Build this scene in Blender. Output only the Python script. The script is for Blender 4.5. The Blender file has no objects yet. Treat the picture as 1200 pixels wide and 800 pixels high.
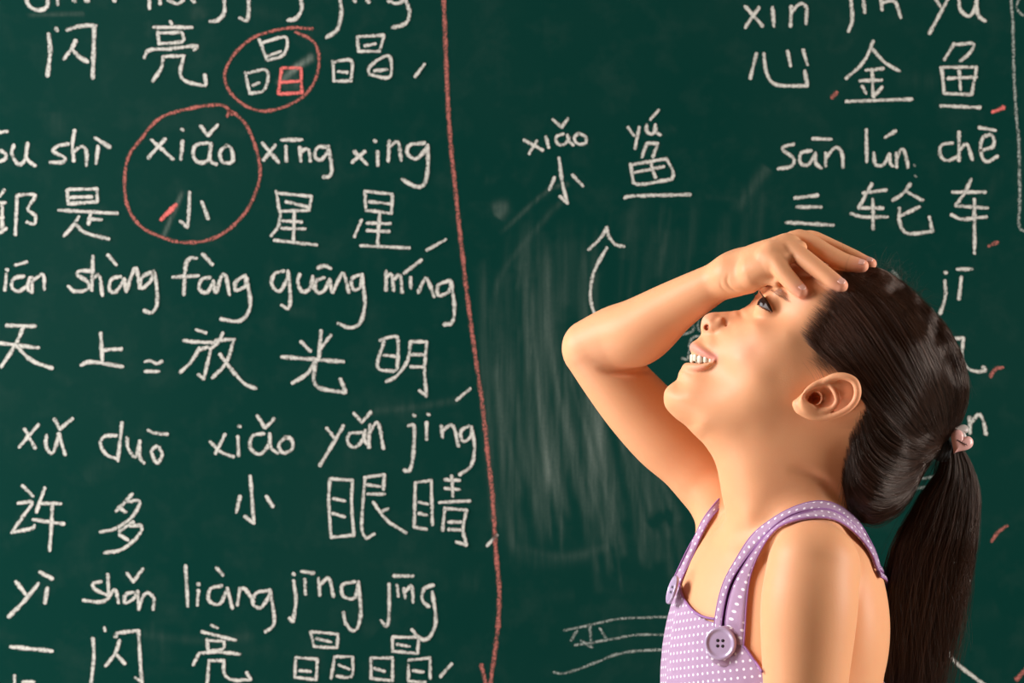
import bpy, math, random
import numpy as np
from mathutils import Vector

random.seed(7)
RNG = np.random.default_rng(7)

# ------------------------------------------------------------------ units
# the girl is modelled in "picture units": one unit is 0.65 mm, x to the right, v downwards, y away from the viewer
S = 0.00065
DCAM = 2.5 / S
CAM_H = 1.03
def world(x, y, v):
    return ((x - 600.0) * S, y * S, CAM_H + (400.0 - v) * S)
def P(px, py, y=0.0):
    k = 1.0 + y / DCAM
    return (600 + (px - 600) * k, y, 400 + (py - 400) * k)

# ------------------------------------------------------------------ camera
scene = bpy.context.scene
cam_d = bpy.data.cameras.new('camera')
cam = bpy.data.objects.new('camera', cam_d)
scene.collection.objects.link(cam)
cam.location = (0, -2.5, CAM_H)
cam.rotation_euler = (math.pi / 2, 0, 0)
cam_d.sensor_width = 36
cam_d.lens = 36 * 2.5 / (1200 * S)
cam_d.clip_start = 0.05
cam_d.dof.use_dof = True
cam_d.dof.focus_distance = 2.46
cam_d.dof.aperture_fstop = 13
scene.camera = cam

# ------------------------------------------------------------------ world, lights, exposure
w = bpy.data.worlds.new('World'); scene.world = w
w.use_nodes = True
w.node_tree.nodes['Background'].inputs['Color'].default_value = (1.0, 0.60, 0.32, 1)
w.node_tree.nodes['Background'].inputs['Strength'].default_value = 0.10

def area(name, loc, target, size, size_y, power, col):
    d = bpy.data.lights.new(name, 'AREA'); d.shape = 'RECTANGLE'
    d.size = size; d.size_y = size_y; d.energy = power; d.color = col
    o = bpy.data.objects.new(name, d); scene.collection.objects.link(o)
    o.location = loc
    o.rotation_euler = (Vector(target) - Vector(loc)).to_track_quat('-Z', 'Y').to_euler()
    return o
area('key_softbox', (-1.8, -0.16, 1.72), (0.16, 0, 1.0), 1.0, 0.9, 60, (1.0, 0.98, 1.0))
area('low_board_fill', (-1.25, -0.25, 0.35), (-0.62, 0.55, 0.62), 0.5, 0.4, 10, (1.0, 0.97, 0.95))  # added fill to lighten the board's lower left, no lamp known there
area('side_softbox', (1.8, -0.30, 1.25), (0.25, 0, 0.95), 0.5, 1.0, 27, (1.0, 0.96, 0.92))
scene.view_settings.view_transform = 'Standard'
scene.view_settings.look = 'None'
scene.view_settings.gamma = 1
scene.view_settings.exposure = 0.3
scene.view_settings.use_curve_mapping = False
#LIGHTS_END

# ------------------------------------------------------------------ object helpers
COL = scene.collection
def link(o, parent=None):
    COL.objects.link(o)
    if parent: o.parent = parent
    return o
def empty(name, loc, label, cat):
    o = bpy.data.objects.new(name, None); COL.objects.link(o)
    o.location = loc; o.empty_display_size = 0.05
    o['label'] = label; o['category'] = cat
    return o
def mesh_obj(name, verts, faces, mat, parent=None, smooth=True, attrs=None, uvs=None):
    """verts in world coordinates; placed relative to the parent's own location"""
    verts = np.asarray(verts, dtype=np.float32).reshape(-1, 3)
    if parent is not None:
        verts = verts - np.array(world_loc(parent), dtype=np.float32)
    me = bpy.data.meshes.new(name)
    if isinstance(faces, np.ndarray):
        nf = len(faces); k = faces.shape[1]
        me.vertices.add(len(verts)); me.vertices.foreach_set('co', verts.ravel())
        me.loops.add(nf * k); me.loops.foreach_set('vertex_index', faces.astype(np.int32).ravel())
        me.polygons.add(nf)
        me.polygons.foreach_set('loop_start', np.arange(0, nf * k, k, dtype=np.int32))
        me.polygons.foreach_set('loop_total', np.full(nf, k, dtype=np.int32))
        me.update(calc_edges=True)
    else:
        me.from_pydata([tuple(v) for v in verts], [], faces); me.update()
    me.validate()
    me.polygons.foreach_set('use_smooth', np.full(len(me.polygons), smooth))
    if attrs:
        for an, data in attrs.items():
            data = np.asarray(data, dtype=np.float32)
            if data.ndim == 2:
                a = me.color_attributes.new(an, 'FLOAT_COLOR', 'POINT')
                rgba = np.ones((len(verts), 4), np.float32); rgba[:, :3] = data
                a.data.foreach_set('color', rgba.ravel())
            else:
                a = me.attributes.new(an, 'FLOAT', 'POINT'); a.data.foreach_set('value', data)
    if uvs is not None:     # per vertex uv
        uvs = np.asarray(uvs, dtype=np.float32)
        ul = me.uv_layers.new(name='UVMap')
        li = np.empty(len(me.loops), dtype=np.int32); me.loops.foreach_get('vertex_index', li)
        ul.data.foreach_set('uv', uvs[li].ravel())
    me.materials.append(mat)
    o = bpy.data.objects.new(name, me)
    link(o, parent)
    return o
def world_loc(o):
    l = Vector((0, 0, 0))
    while o is not None:
        l = l + o.location; o = o.parent
    return l
class MB:
    def __init__(s): s.v = []; s.f = []; s.uv = []
    def grid(s, rows, closed_u=False, closed_v=False, uv=None):
        b = len(s.v); n = len(rows); m = len(rows[0])
        for i, r in enumerate(rows):
            for j, p in enumerate(r):
                s.v.append(tuple(p)); s.uv.append(uv(i, j) if uv else (0, 0))
        for i in range(n if closed_u else n - 1):
            for j in range(m if closed_v else m - 1):
                i2 = (i + 1) % n; j2 = (j + 1) % m
                s.f.append((b + i * m + j, b + i * m + j2, b + i2 * m + j2, b + i2 * m + j))
        return b
    def tube(s, pts, rad, seg=8, cap=True):
        pts = [Vector(p) for p in pts]; n = len(pts); rows = []
        if not hasattr(rad, '__len__'): rad = [rad] * n
        t0 = (pts[1] - pts[0]).normalized()
        up = Vector((0, 1, 0)) if abs(t0.y) < .9 else Vector((1, 0, 0))
        nrm = (up - t0 * up.dot(t0)).normalized()
        for i in range(n):
            t = (pts[min(i + 1, n - 1)] - pts[max(i - 1, 0)]).normalized()
            nrm = (nrm - t * nrm.dot(t)).normalized(); bi = t.cross(nrm)
            rows.append([pts[i] + (nrm * math.cos(a) + bi * math.sin(a)) * rad[i] for a in [2 * math.pi * k / seg for k in range(seg)]])
        b = s.grid(rows, closed_v=True)
        if cap:
            s.f.append(tuple(b + k for k in range(seg))[::-1])
            s.f.append(tuple(b + (n - 1) * seg + k for k in range(seg)))
    def box(s, c, d):
        b = len(s.v)
        for z in (-1, 1):
            for y in (-1, 1):
                for x in (-1, 1):
                    s.v.append((c[0] + x * d[0] / 2, c[1] + y * d[1] / 2, c[2] + z * d[2] / 2)); s.uv.append((0, 0))
        for f in ((0, 2, 3, 1), (4, 5, 7, 6), (0, 1, 5, 4), (2, 6, 7, 3), (0, 4, 6, 2), (1, 3, 7, 5)):
            s.f.append(tuple(b + i for i in f))
    def build(s, name, mat, parent=None, smooth=True, uv=False):
        return mesh_obj(name, s.v, s.f, mat, parent, smooth, uvs=s.uv if uv else None)

def catmull(pts, n=8):
    """smooth polyline through points (any dimension)"""
    p = np.asarray(pts, dtype=float)
    if len(p) < 3:
        return np.array([p[0] + (p[-1] - p[0]) * t for t in np.linspace(0, 1, n + 1)])
    q = np.vstack([2 * p[0] - p[1], p, 2 * p[-1] - p[-2]])
    out = []
    for i in range(1, len(q) - 2):
        for t in np.linspace(0, 1, n, endpoint=False):
            a, b, c, d = q[i - 1], q[i], q[i + 1], q[i + 2]
            out.append(0.5 * ((2 * b) + (-a + c) * t + (2 * a - 5 * b + 4 * c - d) * t * t + (-a + 3 * b - 3 * c + d) * t ** 3))
    out.append(p[-1])
    return np.array(out)

# ------------------------------------------------------------------ materials
def new_mat(name):
    m = bpy.data.materials.new(name); m.use_nodes = True
    nt = m.node_tree; b = nt.nodes['Principled BSDF']
    return m, nt, b
def nd(nt, t, **kw):
    n = nt.nodes.new(t)
    for k, v in kw.items():
        if k in n.inputs: n.inputs[k].default_value = v
        else: setattr(n, k, v)
    return n
def mth(nt, op, a, b=None, clamp=False):
    n = nt.nodes.new('ShaderNodeMath'); n.operation = op; n.use_clamp = clamp
    for i, x in enumerate((a, b)):
        if x is None: continue
        if isinstance(x, (int, float)): n.inputs[i].default_value = x
        else: nt.links.new(x, n.inputs[i])
    return n.outputs[0]
def plain(name, col, rough=0.5, noise=0.0, nscale=200, bump=0.0, **kw):
    m, nt, b = new_mat(name)
    b.inputs['Base Color'].default_value = (*col, 1); b.inputs['Roughness'].default_value = rough
    for k, v in kw.items(): b.inputs[k].default_value = v
    tc = nd(nt, 'ShaderNodeTexCoord'); nz = nd(nt, 'ShaderNodeTexNoise', Scale=nscale, Detail=4.0)
    nt.links.new(tc.outputs['Object'], nz.inputs['Vector'])
    if noise:
        mx = nd(nt, 'ShaderNodeMix', data_type='RGBA', blend_type='MULTIPLY'); mx.inputs[0].default_value = noise
        mx.inputs[6].default_value = (*col, 1); nt.links.new(nz.outputs['Fac'], mx.inputs[7])
        nt.links.new(mx.outputs[2], b.inputs['Base Color'])
    if bump:
        bp = nd(nt, 'ShaderNodeBump', Strength=bump, Distance=0.001)
        nt.links.new(nz.outputs['Fac'], bp.inputs['Height']); nt.links.new(bp.outputs['Normal'], b.inputs['Normal'])
    return m

def make_skin():
    m, nt, b = new_mat('skin')
    at = nd(nt, 'ShaderNodeAttribute', attribute_name='Col')
    tc = nd(nt, 'ShaderNodeTexCoord')
    n1 = nd(nt, 'ShaderNodeTexNoise', Scale=55.0, Detail=5.0)
    n2 = nd(nt, 'ShaderNodeTexNoise', Scale=900.0, Detail=3.0)
    for n in (n1, n2): nt.links.new(tc.outputs['Object'], n.inputs['Vector'])
    mx = nd(nt, 'ShaderNodeMix', data_type='RGBA', blend_type='MIX')
    nt.links.new(mth(nt, 'MULTIPLY', mth(nt, 'SUBTRACT', n1.outputs['Fac'], 0.45, True), 0.55), mx.inputs[0])
    nt.links.new(at.outputs['Color'], mx.inputs[6]); mx.inputs[7].default_value = (0.76, 0.29, 0.15, 1)
    nt.links.new(mx.outputs[2], b.inputs['Base Color'])
    b.inputs['Roughness'].default_value = 0.46
    b.inputs['Specular IOR Level'].default_value = 0.2
    b.inputs['Subsurface Weight'].default_value = 0.16
    b.inputs['Subsurface Radius'].default_value = (1.0, 0.35, 0.2)
    b.inputs['Subsurface Scale'].default_value = 0.006
    bp = nd(nt, 'ShaderNodeBump', Strength=0.12, Distance=0.0006)
    nt.links.new(n2.outputs['Fac'], bp.inputs['Height']); nt.links.new(bp.outputs['Normal'], b.inputs['Normal'])
    return m
SKIN = make_skin()

def make_hair(name, base):
    m, nt, b = new_mat(name)
    info = nd(nt, 'ShaderNodeHairInfo')
    rp = nd(nt, 'ShaderNodeValToRGB')
    e = rp.color_ramp.elements
    e[0].color = (base[0] * .45, base[1] * .45, base[2] * .45, 1); e[1].color = (base[0] * 4.4, base[1] * 4.0, base[2] * 3.7, 1)
    nt.links.new(info.outputs['Random'], rp.inputs['Fac'])
    nt.links.new(rp.outputs['Color'], b.inputs['Base Color'])
    b.inputs['Roughness'].default_value = 0.30
    b.inputs['Specular IOR Level'].default_value = 0.5
    b.inputs['Specular Tint'].default_value = (1.0, 0.84, 0.74, 1)
    return m
HAIR = make_hair('dark_brown_hair', (0.016, 0.008, 0.0055))
FINE_HAIR = make_hair('fine_brown_hair', (0.030, 0.014, 0.009))
BROWN = make_hair('soft_brown_brow_hair', (0.10, 0.045, 0.025))
HAIR_CAP = plain('hair_base', (0.010, 0.0055, 0.004), 0.6, 0.6, 400, 0.4)

def make_cloth():
    m, nt, b = new_mat('lilac_polka_dot_cotton')
    uv = nd(nt, 'ShaderNodeUVMap', uv_map='UVMap')
    sp = nd(nt, 'ShaderNodeSeparateXYZ'); nt.links.new(uv.outputs['UV'], sp.inputs[0])
    def lattice(off):
        fx = mth(nt, 'SUBTRACT', mth(nt, 'FRACT', mth(nt, 'ADD', sp.outputs[0], off)), 0.5)
        fy = mth(nt, 'SUBTRACT', mth(nt, 'FRACT', mth(nt, 'ADD', sp.outputs[1], off)), 0.5)
        return mth(nt, 'SQRT', mth(nt, 'ADD', mth(nt, 'MULTIPLY', fx, fx), mth(nt, 'MULTIPLY', fy, fy)))
    d = mth(nt, 'MINIMUM', lattice(0.0), lattice(0.5))
    mr = nd(nt, 'ShaderNodeMapRange'); mr.inputs[1].default_value = 0.09; mr.inputs[2].default_value = 0.15
    mr.inputs[3].default_value = 1; mr.inputs[4].default_value = 0
    nt.links.new(d, mr.inputs[0])
    tc = nd(nt, 'ShaderNodeTexCoord')
    nz = nd(nt, 'ShaderNodeTexNoise', Scale=120.0, Detail=6.0); nt.links.new(tc.outputs['Object'], nz.inputs['Vector'])
    c1 = nd(nt, 'ShaderNodeMix', data_type='RGBA'); nt.links.new(nz.outputs['Fac'], c1.inputs[0])
    c1.inputs[6].default_value = (0.34, 0.20, 0.33, 1); c1.inputs[7].default_value = (0.45, 0.29, 0.44, 1)
    c2 = nd(nt, 'ShaderNodeMix', data_type='RGBA'); nt.links.new(mr.outputs[0], c2.inputs[0])
    nt.links.new(c1.outputs[2], c2.inputs[6]); c2.inputs[7].default_value = (0.86, 0.80, 0.88, 1)
    nt.links.new(c2.outputs[2], b.inputs['Base Color'])
    b.inputs['Roughness'].default_value = 0.85
    b.inputs['Sheen Weight'].default_value = 0.2
    n3 = nd(nt, 'ShaderNodeTexNoise', Scale=1500.0, Detail=2.0); nt.links.new(tc.outputs['Object'], n3.inputs['Vector'])
    bp = nd(nt, 'ShaderNodeBump', Strength=0.35, Distance=0.0008)
    nt.links.new(mth(nt, 'ADD', n3.outputs['Fac'], mth(nt, 'MULTIPLY', nz.outputs['Fac'], 1.5)), bp.inputs['Height'])
    nt.links.new(bp.outputs['Normal'], b.inputs['Normal'])
    return m
CLOTH = make_cloth()
GAP_BACKING = plain('shaded_lilac_backing', (0.10, 0.035, 0.11), 0.9, 0.3, 900, 0.4)  # strap underside, with the shade of the gap put into its colour
PIPING = plain('lilac_piping', (0.36, 0.16, 0.40), 0.8, 0.3, 900, 0.4)

def make_chalk(name, col, cover):
    m, nt, b = new_mat(name)
    uv = nd(nt, 'ShaderNodeUVMap', uv_map='UVMap'); sp = nd(nt, 'ShaderNodeSeparateXYZ')
    nt.links.new(uv.outputs['UV'], sp.inputs[0])
    tc = nd(nt, 'ShaderNodeTexCoord')
    g = nd(nt, 'ShaderNodeTexNoise', Scale=620.0, Detail=3.0, Roughness=0.7); nt.links.new(tc.outputs['Object'], g.inputs['Vector'])
    h = nd(nt, 'ShaderNodeTexNoise', Scale=90.0, Detail=2.0); nt.links.new(tc.outputs['Object'], h.inputs['Vector'])
    edge = mth(nt, 'ABSOLUTE', mth(nt, 'SUBTRACT', sp.outputs[1], 0.5))            # 0 centre .. 0.5 edge
    body = mth(nt, 'SUBTRACT', cover, mth(nt, 'POWER', mth(nt, 'MULTIPLY', edge, 2.0), 3.0))
    val = mth(nt, 'ADD', body, mth(nt, 'MULTIPLY', mth(nt, 'SUBTRACT', g.outputs['Fac'], 0.5), 2.6))
    val = mth(nt, 'ADD', val, mth(nt, 'MULTIPLY', mth(nt, 'SUBTRACT', h.outputs['Fac'], 0.5), 1.0))
    mr = nd(nt, 'ShaderNodeMapRange'); mr.inputs[1].default_value = -0.15; mr.inputs[2].default_value = 0.75
    nt.links.new(val, mr.inputs[0])
    b.inputs['Base Color'].default_value = (*col, 1); b.inputs['Roughness'].default_value = 1.0
    b.inputs['Specular IOR Level'].default_value = 0.0
    nt.links.new(mr.outputs[0], b.inputs['Alpha'])
    return m
CHALK_W = make_chalk('white_chalk', (0.58, 0.57, 0.51), 0.62)
CHALK_F = make_chalk('faint_white_chalk', (0.36, 0.40, 0.36), 0.30)
CHALK_R = make_chalk('red_chalk', (0.40, 0.135, 0.11), 0.46)
CHALK_RB = make_chalk('bright_red_chalk', (0.72, 0.17, 0.15), 0.62)

def make_board():
    m, nt, b = new_mat('green_chalkboard')
    tc = nd(nt, 'ShaderNodeTexCoord')
    at = nd(nt, 'ShaderNodeAttribute', attribute_name='dust')
    big = nd(nt, 'ShaderNodeTexNoise', Scale=2.2, Detail=4.0); nt.links.new(tc.outputs['Object'], big.inputs['Vector'])
    mp = nd(nt, 'ShaderNodeMapping'); mp.inputs['Scale'].default_value = (160, 1, 9); mp.inputs['Rotation'].default_value = (0, 0.06, 0)
    nt.links.new(tc.outputs['Object'], mp.inputs['Vector'])
    st = nd(nt, 'ShaderNodeTexNoise', Scale=1.0, Detail=4.0, Roughness=0.65); nt.links.new(mp.outputs['Vector'], st.inputs['Vector'])
    mid = nd(nt, 'ShaderNodeTexNoise', Scale=26.0, Detail=6.0, Roughness=0.65); nt.links.new(tc.outputs['Object'], mid.inputs['Vector'])
    fine = nd(nt, 'ShaderNodeTexNoise', Scale=420.0, Detail=3.0); nt.links.new(tc.outputs['Object'], fine.inputs['Vector'])
    # dust amount: painted smear weight broken up by streaks, plus a trace everywhere
    k = mth(nt, 'MULTIPLY', mth(nt, 'MULTIPLY', at.outputs['Fac'], 0.8), mth(nt, 'ADD', mth(nt, 'MULTIPLY', mth(nt, 'SUBTRACT', st.outputs['Fac'], 0.32, True), 2.3), 0.15))
    tr = mth(nt, 'MULTIPLY', mth(nt, 'SUBTRACT', mid.outputs['Fac'], 0.50, True), 0.05)
    tr2 = mth(nt, 'MULTIPLY', mth(nt, 'SUBTRACT', big.outputs['Fac'], 0.44, True), 0.03)
    k = mth(nt, 'ADD', mth(nt, 'ADD', k, tr), tr2)
    k = mth(nt, 'MULTIPLY', k, mth(nt, 'ADD', mth(nt, 'MULTIPLY', fine.outputs['Fac'], 0.7), 0.65), True)
    mx = nd(nt, 'ShaderNodeMix', data_type='RGBA'); nt.links.new(k, mx.inputs[0])
    mx.inputs[6].default_value = (0.0, 0.028, 0.021, 1); mx.inputs[7].default_value = (0.45, 0.50, 0.43, 1)
    nt.links.new(mx.outputs[2], b.inputs['Base Color'])
    b.inputs['Roughness'].default_value = 0.7; b.inputs['Specular IOR Level'].default_value = 0.05
    bp = nd(nt, 'ShaderNodeBump', Strength=0.12, Distance=0.0005)
    nt.links.new(fine.outputs['Fac'], bp.inputs['Height']); nt.links.new(bp.outputs['Normal'], b.inputs['Normal'])
    return m
BOARD = make_board()
ALU = plain('brushed_aluminium', (0.55, 0.56, 0.57), 0.35, 0.2, 60, 0.1, Metallic=1.0)
WALLM = plain('painted_wall', (0.72, 0.70, 0.64), 0.8, 0.15, 30, 0.1)
FLOORM = plain('floor_vinyl', (0.35, 0.31, 0.26), 0.5, 0.3, 12, 0.05)
#MATS_END

# ------------------------------------------------------------------ the setting and the board
YB = 0.55                     # board face
KB = 1 + YB / 2.5
def bw(px, py, off=0.0):      # point on the board
    k = 1 + (YB - off) / 2.5
    return ((px - 600) * S * k, YB - off, CAM_H + (400 - py) * S * k)

def slab(name, c, d, mat):
    m = MB(); m.box((0, 0, 0), d); o = m.build(name, mat, None, False); o.location = c; o['kind'] = 'structure'; return o
slab('wall_back', (0, YB + 0.11, 1.35), (5.0, 0.12, 2.7), WALLM)
slab('floor', (0, -1.4, -0.05), (5.0, 3.98, 0.1), FLOORM)

board = empty('chalkboard', (0, YB, 0.45), 'large dark green chalkboard on the wall, covered in white Chinese writing', 'chalkboard')

def board_panel():
    # dust painted as eraser swipes onto a fine grid
    gx = np.arange(-60, 1261, 2.5); gy = np.arange(-60, 861, 2.5)
    X, Y = np.meshgrid(gx, gy, indexing='ij')
    D = np.zeros_like(X)
    def swipe(pts, wd, a, fade=0.35):
        c = catmull(pts, 6)
        best = np.full(X.shape, 1e9); tt = np.zeros_like(X)
        x0, y0 = c.min(0) - wd * 2.5; x1, y1 = c.max(0) + wd * 2.5
        ix = slice(*np.searchsorted(gx, [x0, x1])); iy = slice(*np.searchsorted(gy, [y0, y1]))
        xx = X[ix, iy]; yy = Y[ix, iy]
        if xx.size == 0: return
        b = np.full(xx.shape, 1e9); t = np.zeros_like(xx); n = len(c) - 1
        for i in range(n):
            p, q = c[i], c[i + 1]; d = q - p; L = max((d ** 2).sum(), 1e-6)
            u = np.clip(((xx - p[0]) * d[0] + (yy - p[1]) * d[1]) / L, 0, 1)
            dd = np.hypot(xx - p[0] - u * d[0], yy - p[1] - u * d[1])
            s = dd < b; b[s] = dd[s]; t[s] = ((i + u) / n)[s]
        f = np.clip(t / 0.12, 0, 1) * np.clip((1 - t) / 0.05, 0, 1) * (1 - fade * (1 - t))
        D[ix, iy] += a * np.exp(-(b / wd) ** 2) * f
    r = random.Random(3)
    for i in range(60):          # long downward swipes left of the girl
        x = r.uniform(578, 705); l = r.uniform(0.4, 1)
        x2 = x + 5 + r.uniform(0, 40)
        y0 = r.uniform(250, 420) + (705 - x) * 0.1; y1 = r.uniform(560, 655)
        swipe([(x, y0), (x + 2, (y0 + y1) / 2 - 40), (x2, y1)], r.uniform(1.5, 6), r.uniform(.015, .07))
    for i in range(30):
        x = r.uniform(690, 800); y0 = r.uniform(430, 560); y1 = r.uniform(600, 710)
        swipe([(x - 25, y0), (x - 5, (y0 + y1) / 2), (x + 10, y1)], r.uniform(1.5, 5), r.uniform(.015, .06))
    for i in range(40):          # soft band above the arm
        x = r.uniform(590, 905); y0 = r.uniform(215, 260) - (x - 700) * 0.12 + 20; y1 = y0 + r.uniform(50, 130)
        swipe([(x, y0), (x - 4, (y0 + y1) / 2), (x - 10, y1)], r.uniform(2, 8), r.uniform(.01, .035))
    swipe([(578, 560), (576, 420), (584, 330), (640, 255), (660, 235)], 3, .06)
    swipe([(600, 640), (660, 652), (715, 640)], 5, .05)
    swipe([(580, 600), (620, 655), (700, 650)], 8, .03)
    swipe([(585, 275), (640, 225), (668, 215)], 2.0, .16)
    swipe([(575, 245), (590, 242), (582, 255)], 6, .18)
    swipe([(565, 300), (568, 450), (580, 620)], 5, .10)
    swipe([(860, 250), (885, 215), (900, 195)], 6, .08)
    for q in range(8):           # rubbed-out spot inside the circled character
        swipe([(322 + q, 100), (340 + q, 82), (368, 62 + q)], 2.5, .12)
    swipe([(330, 105), (345, 98), (352, 96)], 8, .12)
    swipe([(215, 222), (203, 250), (191, 278)], 2.0, .35)
    swipe([(760, 618), (775, 606), (790, 606)], 8, -.12)
    swipe([(30, 18), (60, 17), (100, 16)], 2, .14)
    swipe([(225, 25), (232, 12), (240, 22)], 5, .06)
    swipe([(430, 482), (480, 478), (540, 468)], 4, .06)
    swipe([(150, 740), (230, 750), (300, 745)], 5, .04)
    for i in range(70):          # stray dust all over
        x = r.uniform(0, 1200); y = r.uniform(0, 800); a = r.uniform(0, 6.28); l = r.uniform(10, 60)
        swipe([(x, y), (x + l * .5 * math.cos(a) + 4, y + l * .5 * math.sin(a)), (x + l * math.cos(a), y + l * math.sin(a))], r.uniform(3, 12), r.uniform(.005, .022))
    # grid + rim reaching the full board
    nx, ny = len(gx), len(gy)
    ex = np.concatenate([[-1700], gx, [2900]]); ey = np.concatenate([[-520], gy, [1010]])
    XX, YY = np.meshgrid(ex, ey, indexing='ij'); DD = np.zeros_like(XX); DD[1:-1, 1:-1] = np.maximum(D, 0)
    k = KB * S
    v = np.stack([(XX - 600) * k, np.full_like(XX, YB), CAM_H + (400 - YY) * k], -1).reshape(-1, 3)
    I = np.arange(XX.size).reshape(XX.shape)
    f = np.stack([I[:-1, :-1], I[:-1, 1:], I[1:, 1:], I[1:, :-1]], -1).reshape(-1, 4)
    # back side for thickness
    c = [0, len(ey) - 1, len(ex) * len(ey) - 1, (len(ex) - 1) * len(ey)]
    n0 = len(v); vb = v[c].copy(); vb[:, 1] += 0.02
    v = np.vstack([v, vb]); d = np.concatenate([DD.ravel(), np.zeros(4)])
    f = np.vstack([f, [[n0 + 3, n0 + 2, n0 + 1, n0]]])
    return mesh_obj('board_panel', v, f, BOARD, board, False, attrs={'dust': d})
board_panel()
fx0, fz1 = bw(-1700, -520)[0], bw(-1700, -520)[2]; fx1, fz0 = bw(2900, 1010)[0], bw(2900, 1010)[2]
for c, d in ((((fx0 + fx1) / 2, YB + .01, fz1), (fx1 - fx0, .05, .04)), (((fx0 + fx1) / 2, YB + .01, fz0), (fx1 - fx0, .05, .04)),
             ((fx0, YB + .01, (fz0 + fz1) / 2), (.04, .05, fz1 - fz0 + .04)), ((fx1, YB + .01, (fz0 + fz1) / 2), (.04, .05, fz1 - fz0 + .04))):
    m = MB(); m.box(c, d); m.build('frame_rail', ALU, board, False)
m = MB(); m.box(((fx0 + fx1) / 2, YB - .04, fz0 - .015), (fx1 - fx0, .07, .012)); m.box(((fx0 + fx1) / 2, YB - .072, fz0 - .006), (fx1 - fx0, .006, .025))
m.build('chalk_tray', ALU, board, False)

def strokes(name, sx, ox, oy, data, width, mat, label=None, curve=True):
    """data: one string per stroke, 'x,y x,y ...' in a magnified frame (divide by sx, add ox, oy)"""
    mb = MB(); r = random.Random(len(data) * 13 + int(ox) + len(name))
    for si, st in enumerate(data.split(';')):
        pts = np.array([[float(a) for a in q.split(',')] for q in st.split()]) / sx + [ox, oy]
        if len(pts) == 1: pts = np.vstack([pts, pts + [1.5, 1.2]])
        c = catmull(pts, 7) if curve else pts
        L = np.concatenate([[0], np.cumsum(np.hypot(*np.diff(c, axis=0).T))])
        n = max(3, int(L[-1] / 2.2)); s = np.linspace(0, L[-1], n)
        c = np.stack([np.interp(s, L, c[:, 0]), np.interp(s, L, c[:, 1])], 1)
        t = np.gradient(c, axis=0); t /= np.maximum(np.hypot(*t.T), 1e-6)[:, None]; nn = np.stack([-t[:, 1], t[:, 0]], 1)
        # extend ends a little and round them
        c = np.vstack([c[0] - t[0] * width * .3, c, c[-1] + t[-1] * width * .3]); nn = np.vstack([nn[0], nn, nn[-1]])
        ph = r.uniform(0, 9); off = 0.0004 + 0.00006 * si
        rows = []
        m_ = len(c)
        for i in range(m_):
            wd = width * .5 * (1 + .12 * math.sin(i * .55 + ph) + r.uniform(-.10, .10))
            if i in (0, m_ - 1): wd *= .55
            rows.append([bw(c[i][0] + nn[i][0] * wd * e, c[i][1] + nn[i][1] * wd * e, off) for e in (-1, 0, 1)])
        u0 = r.uniform(0, 50)
        mb.grid(rows, uv=lambda i, j: (u0 + i * .2, j * .5))
    o = mb.build(name, mat, board, False, uv=True)
    if label: o['label'] = label
    return o
W, F, R_, RB = CHALK_W, CHALK_F, CHALK_R, CHALK_RB
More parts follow.
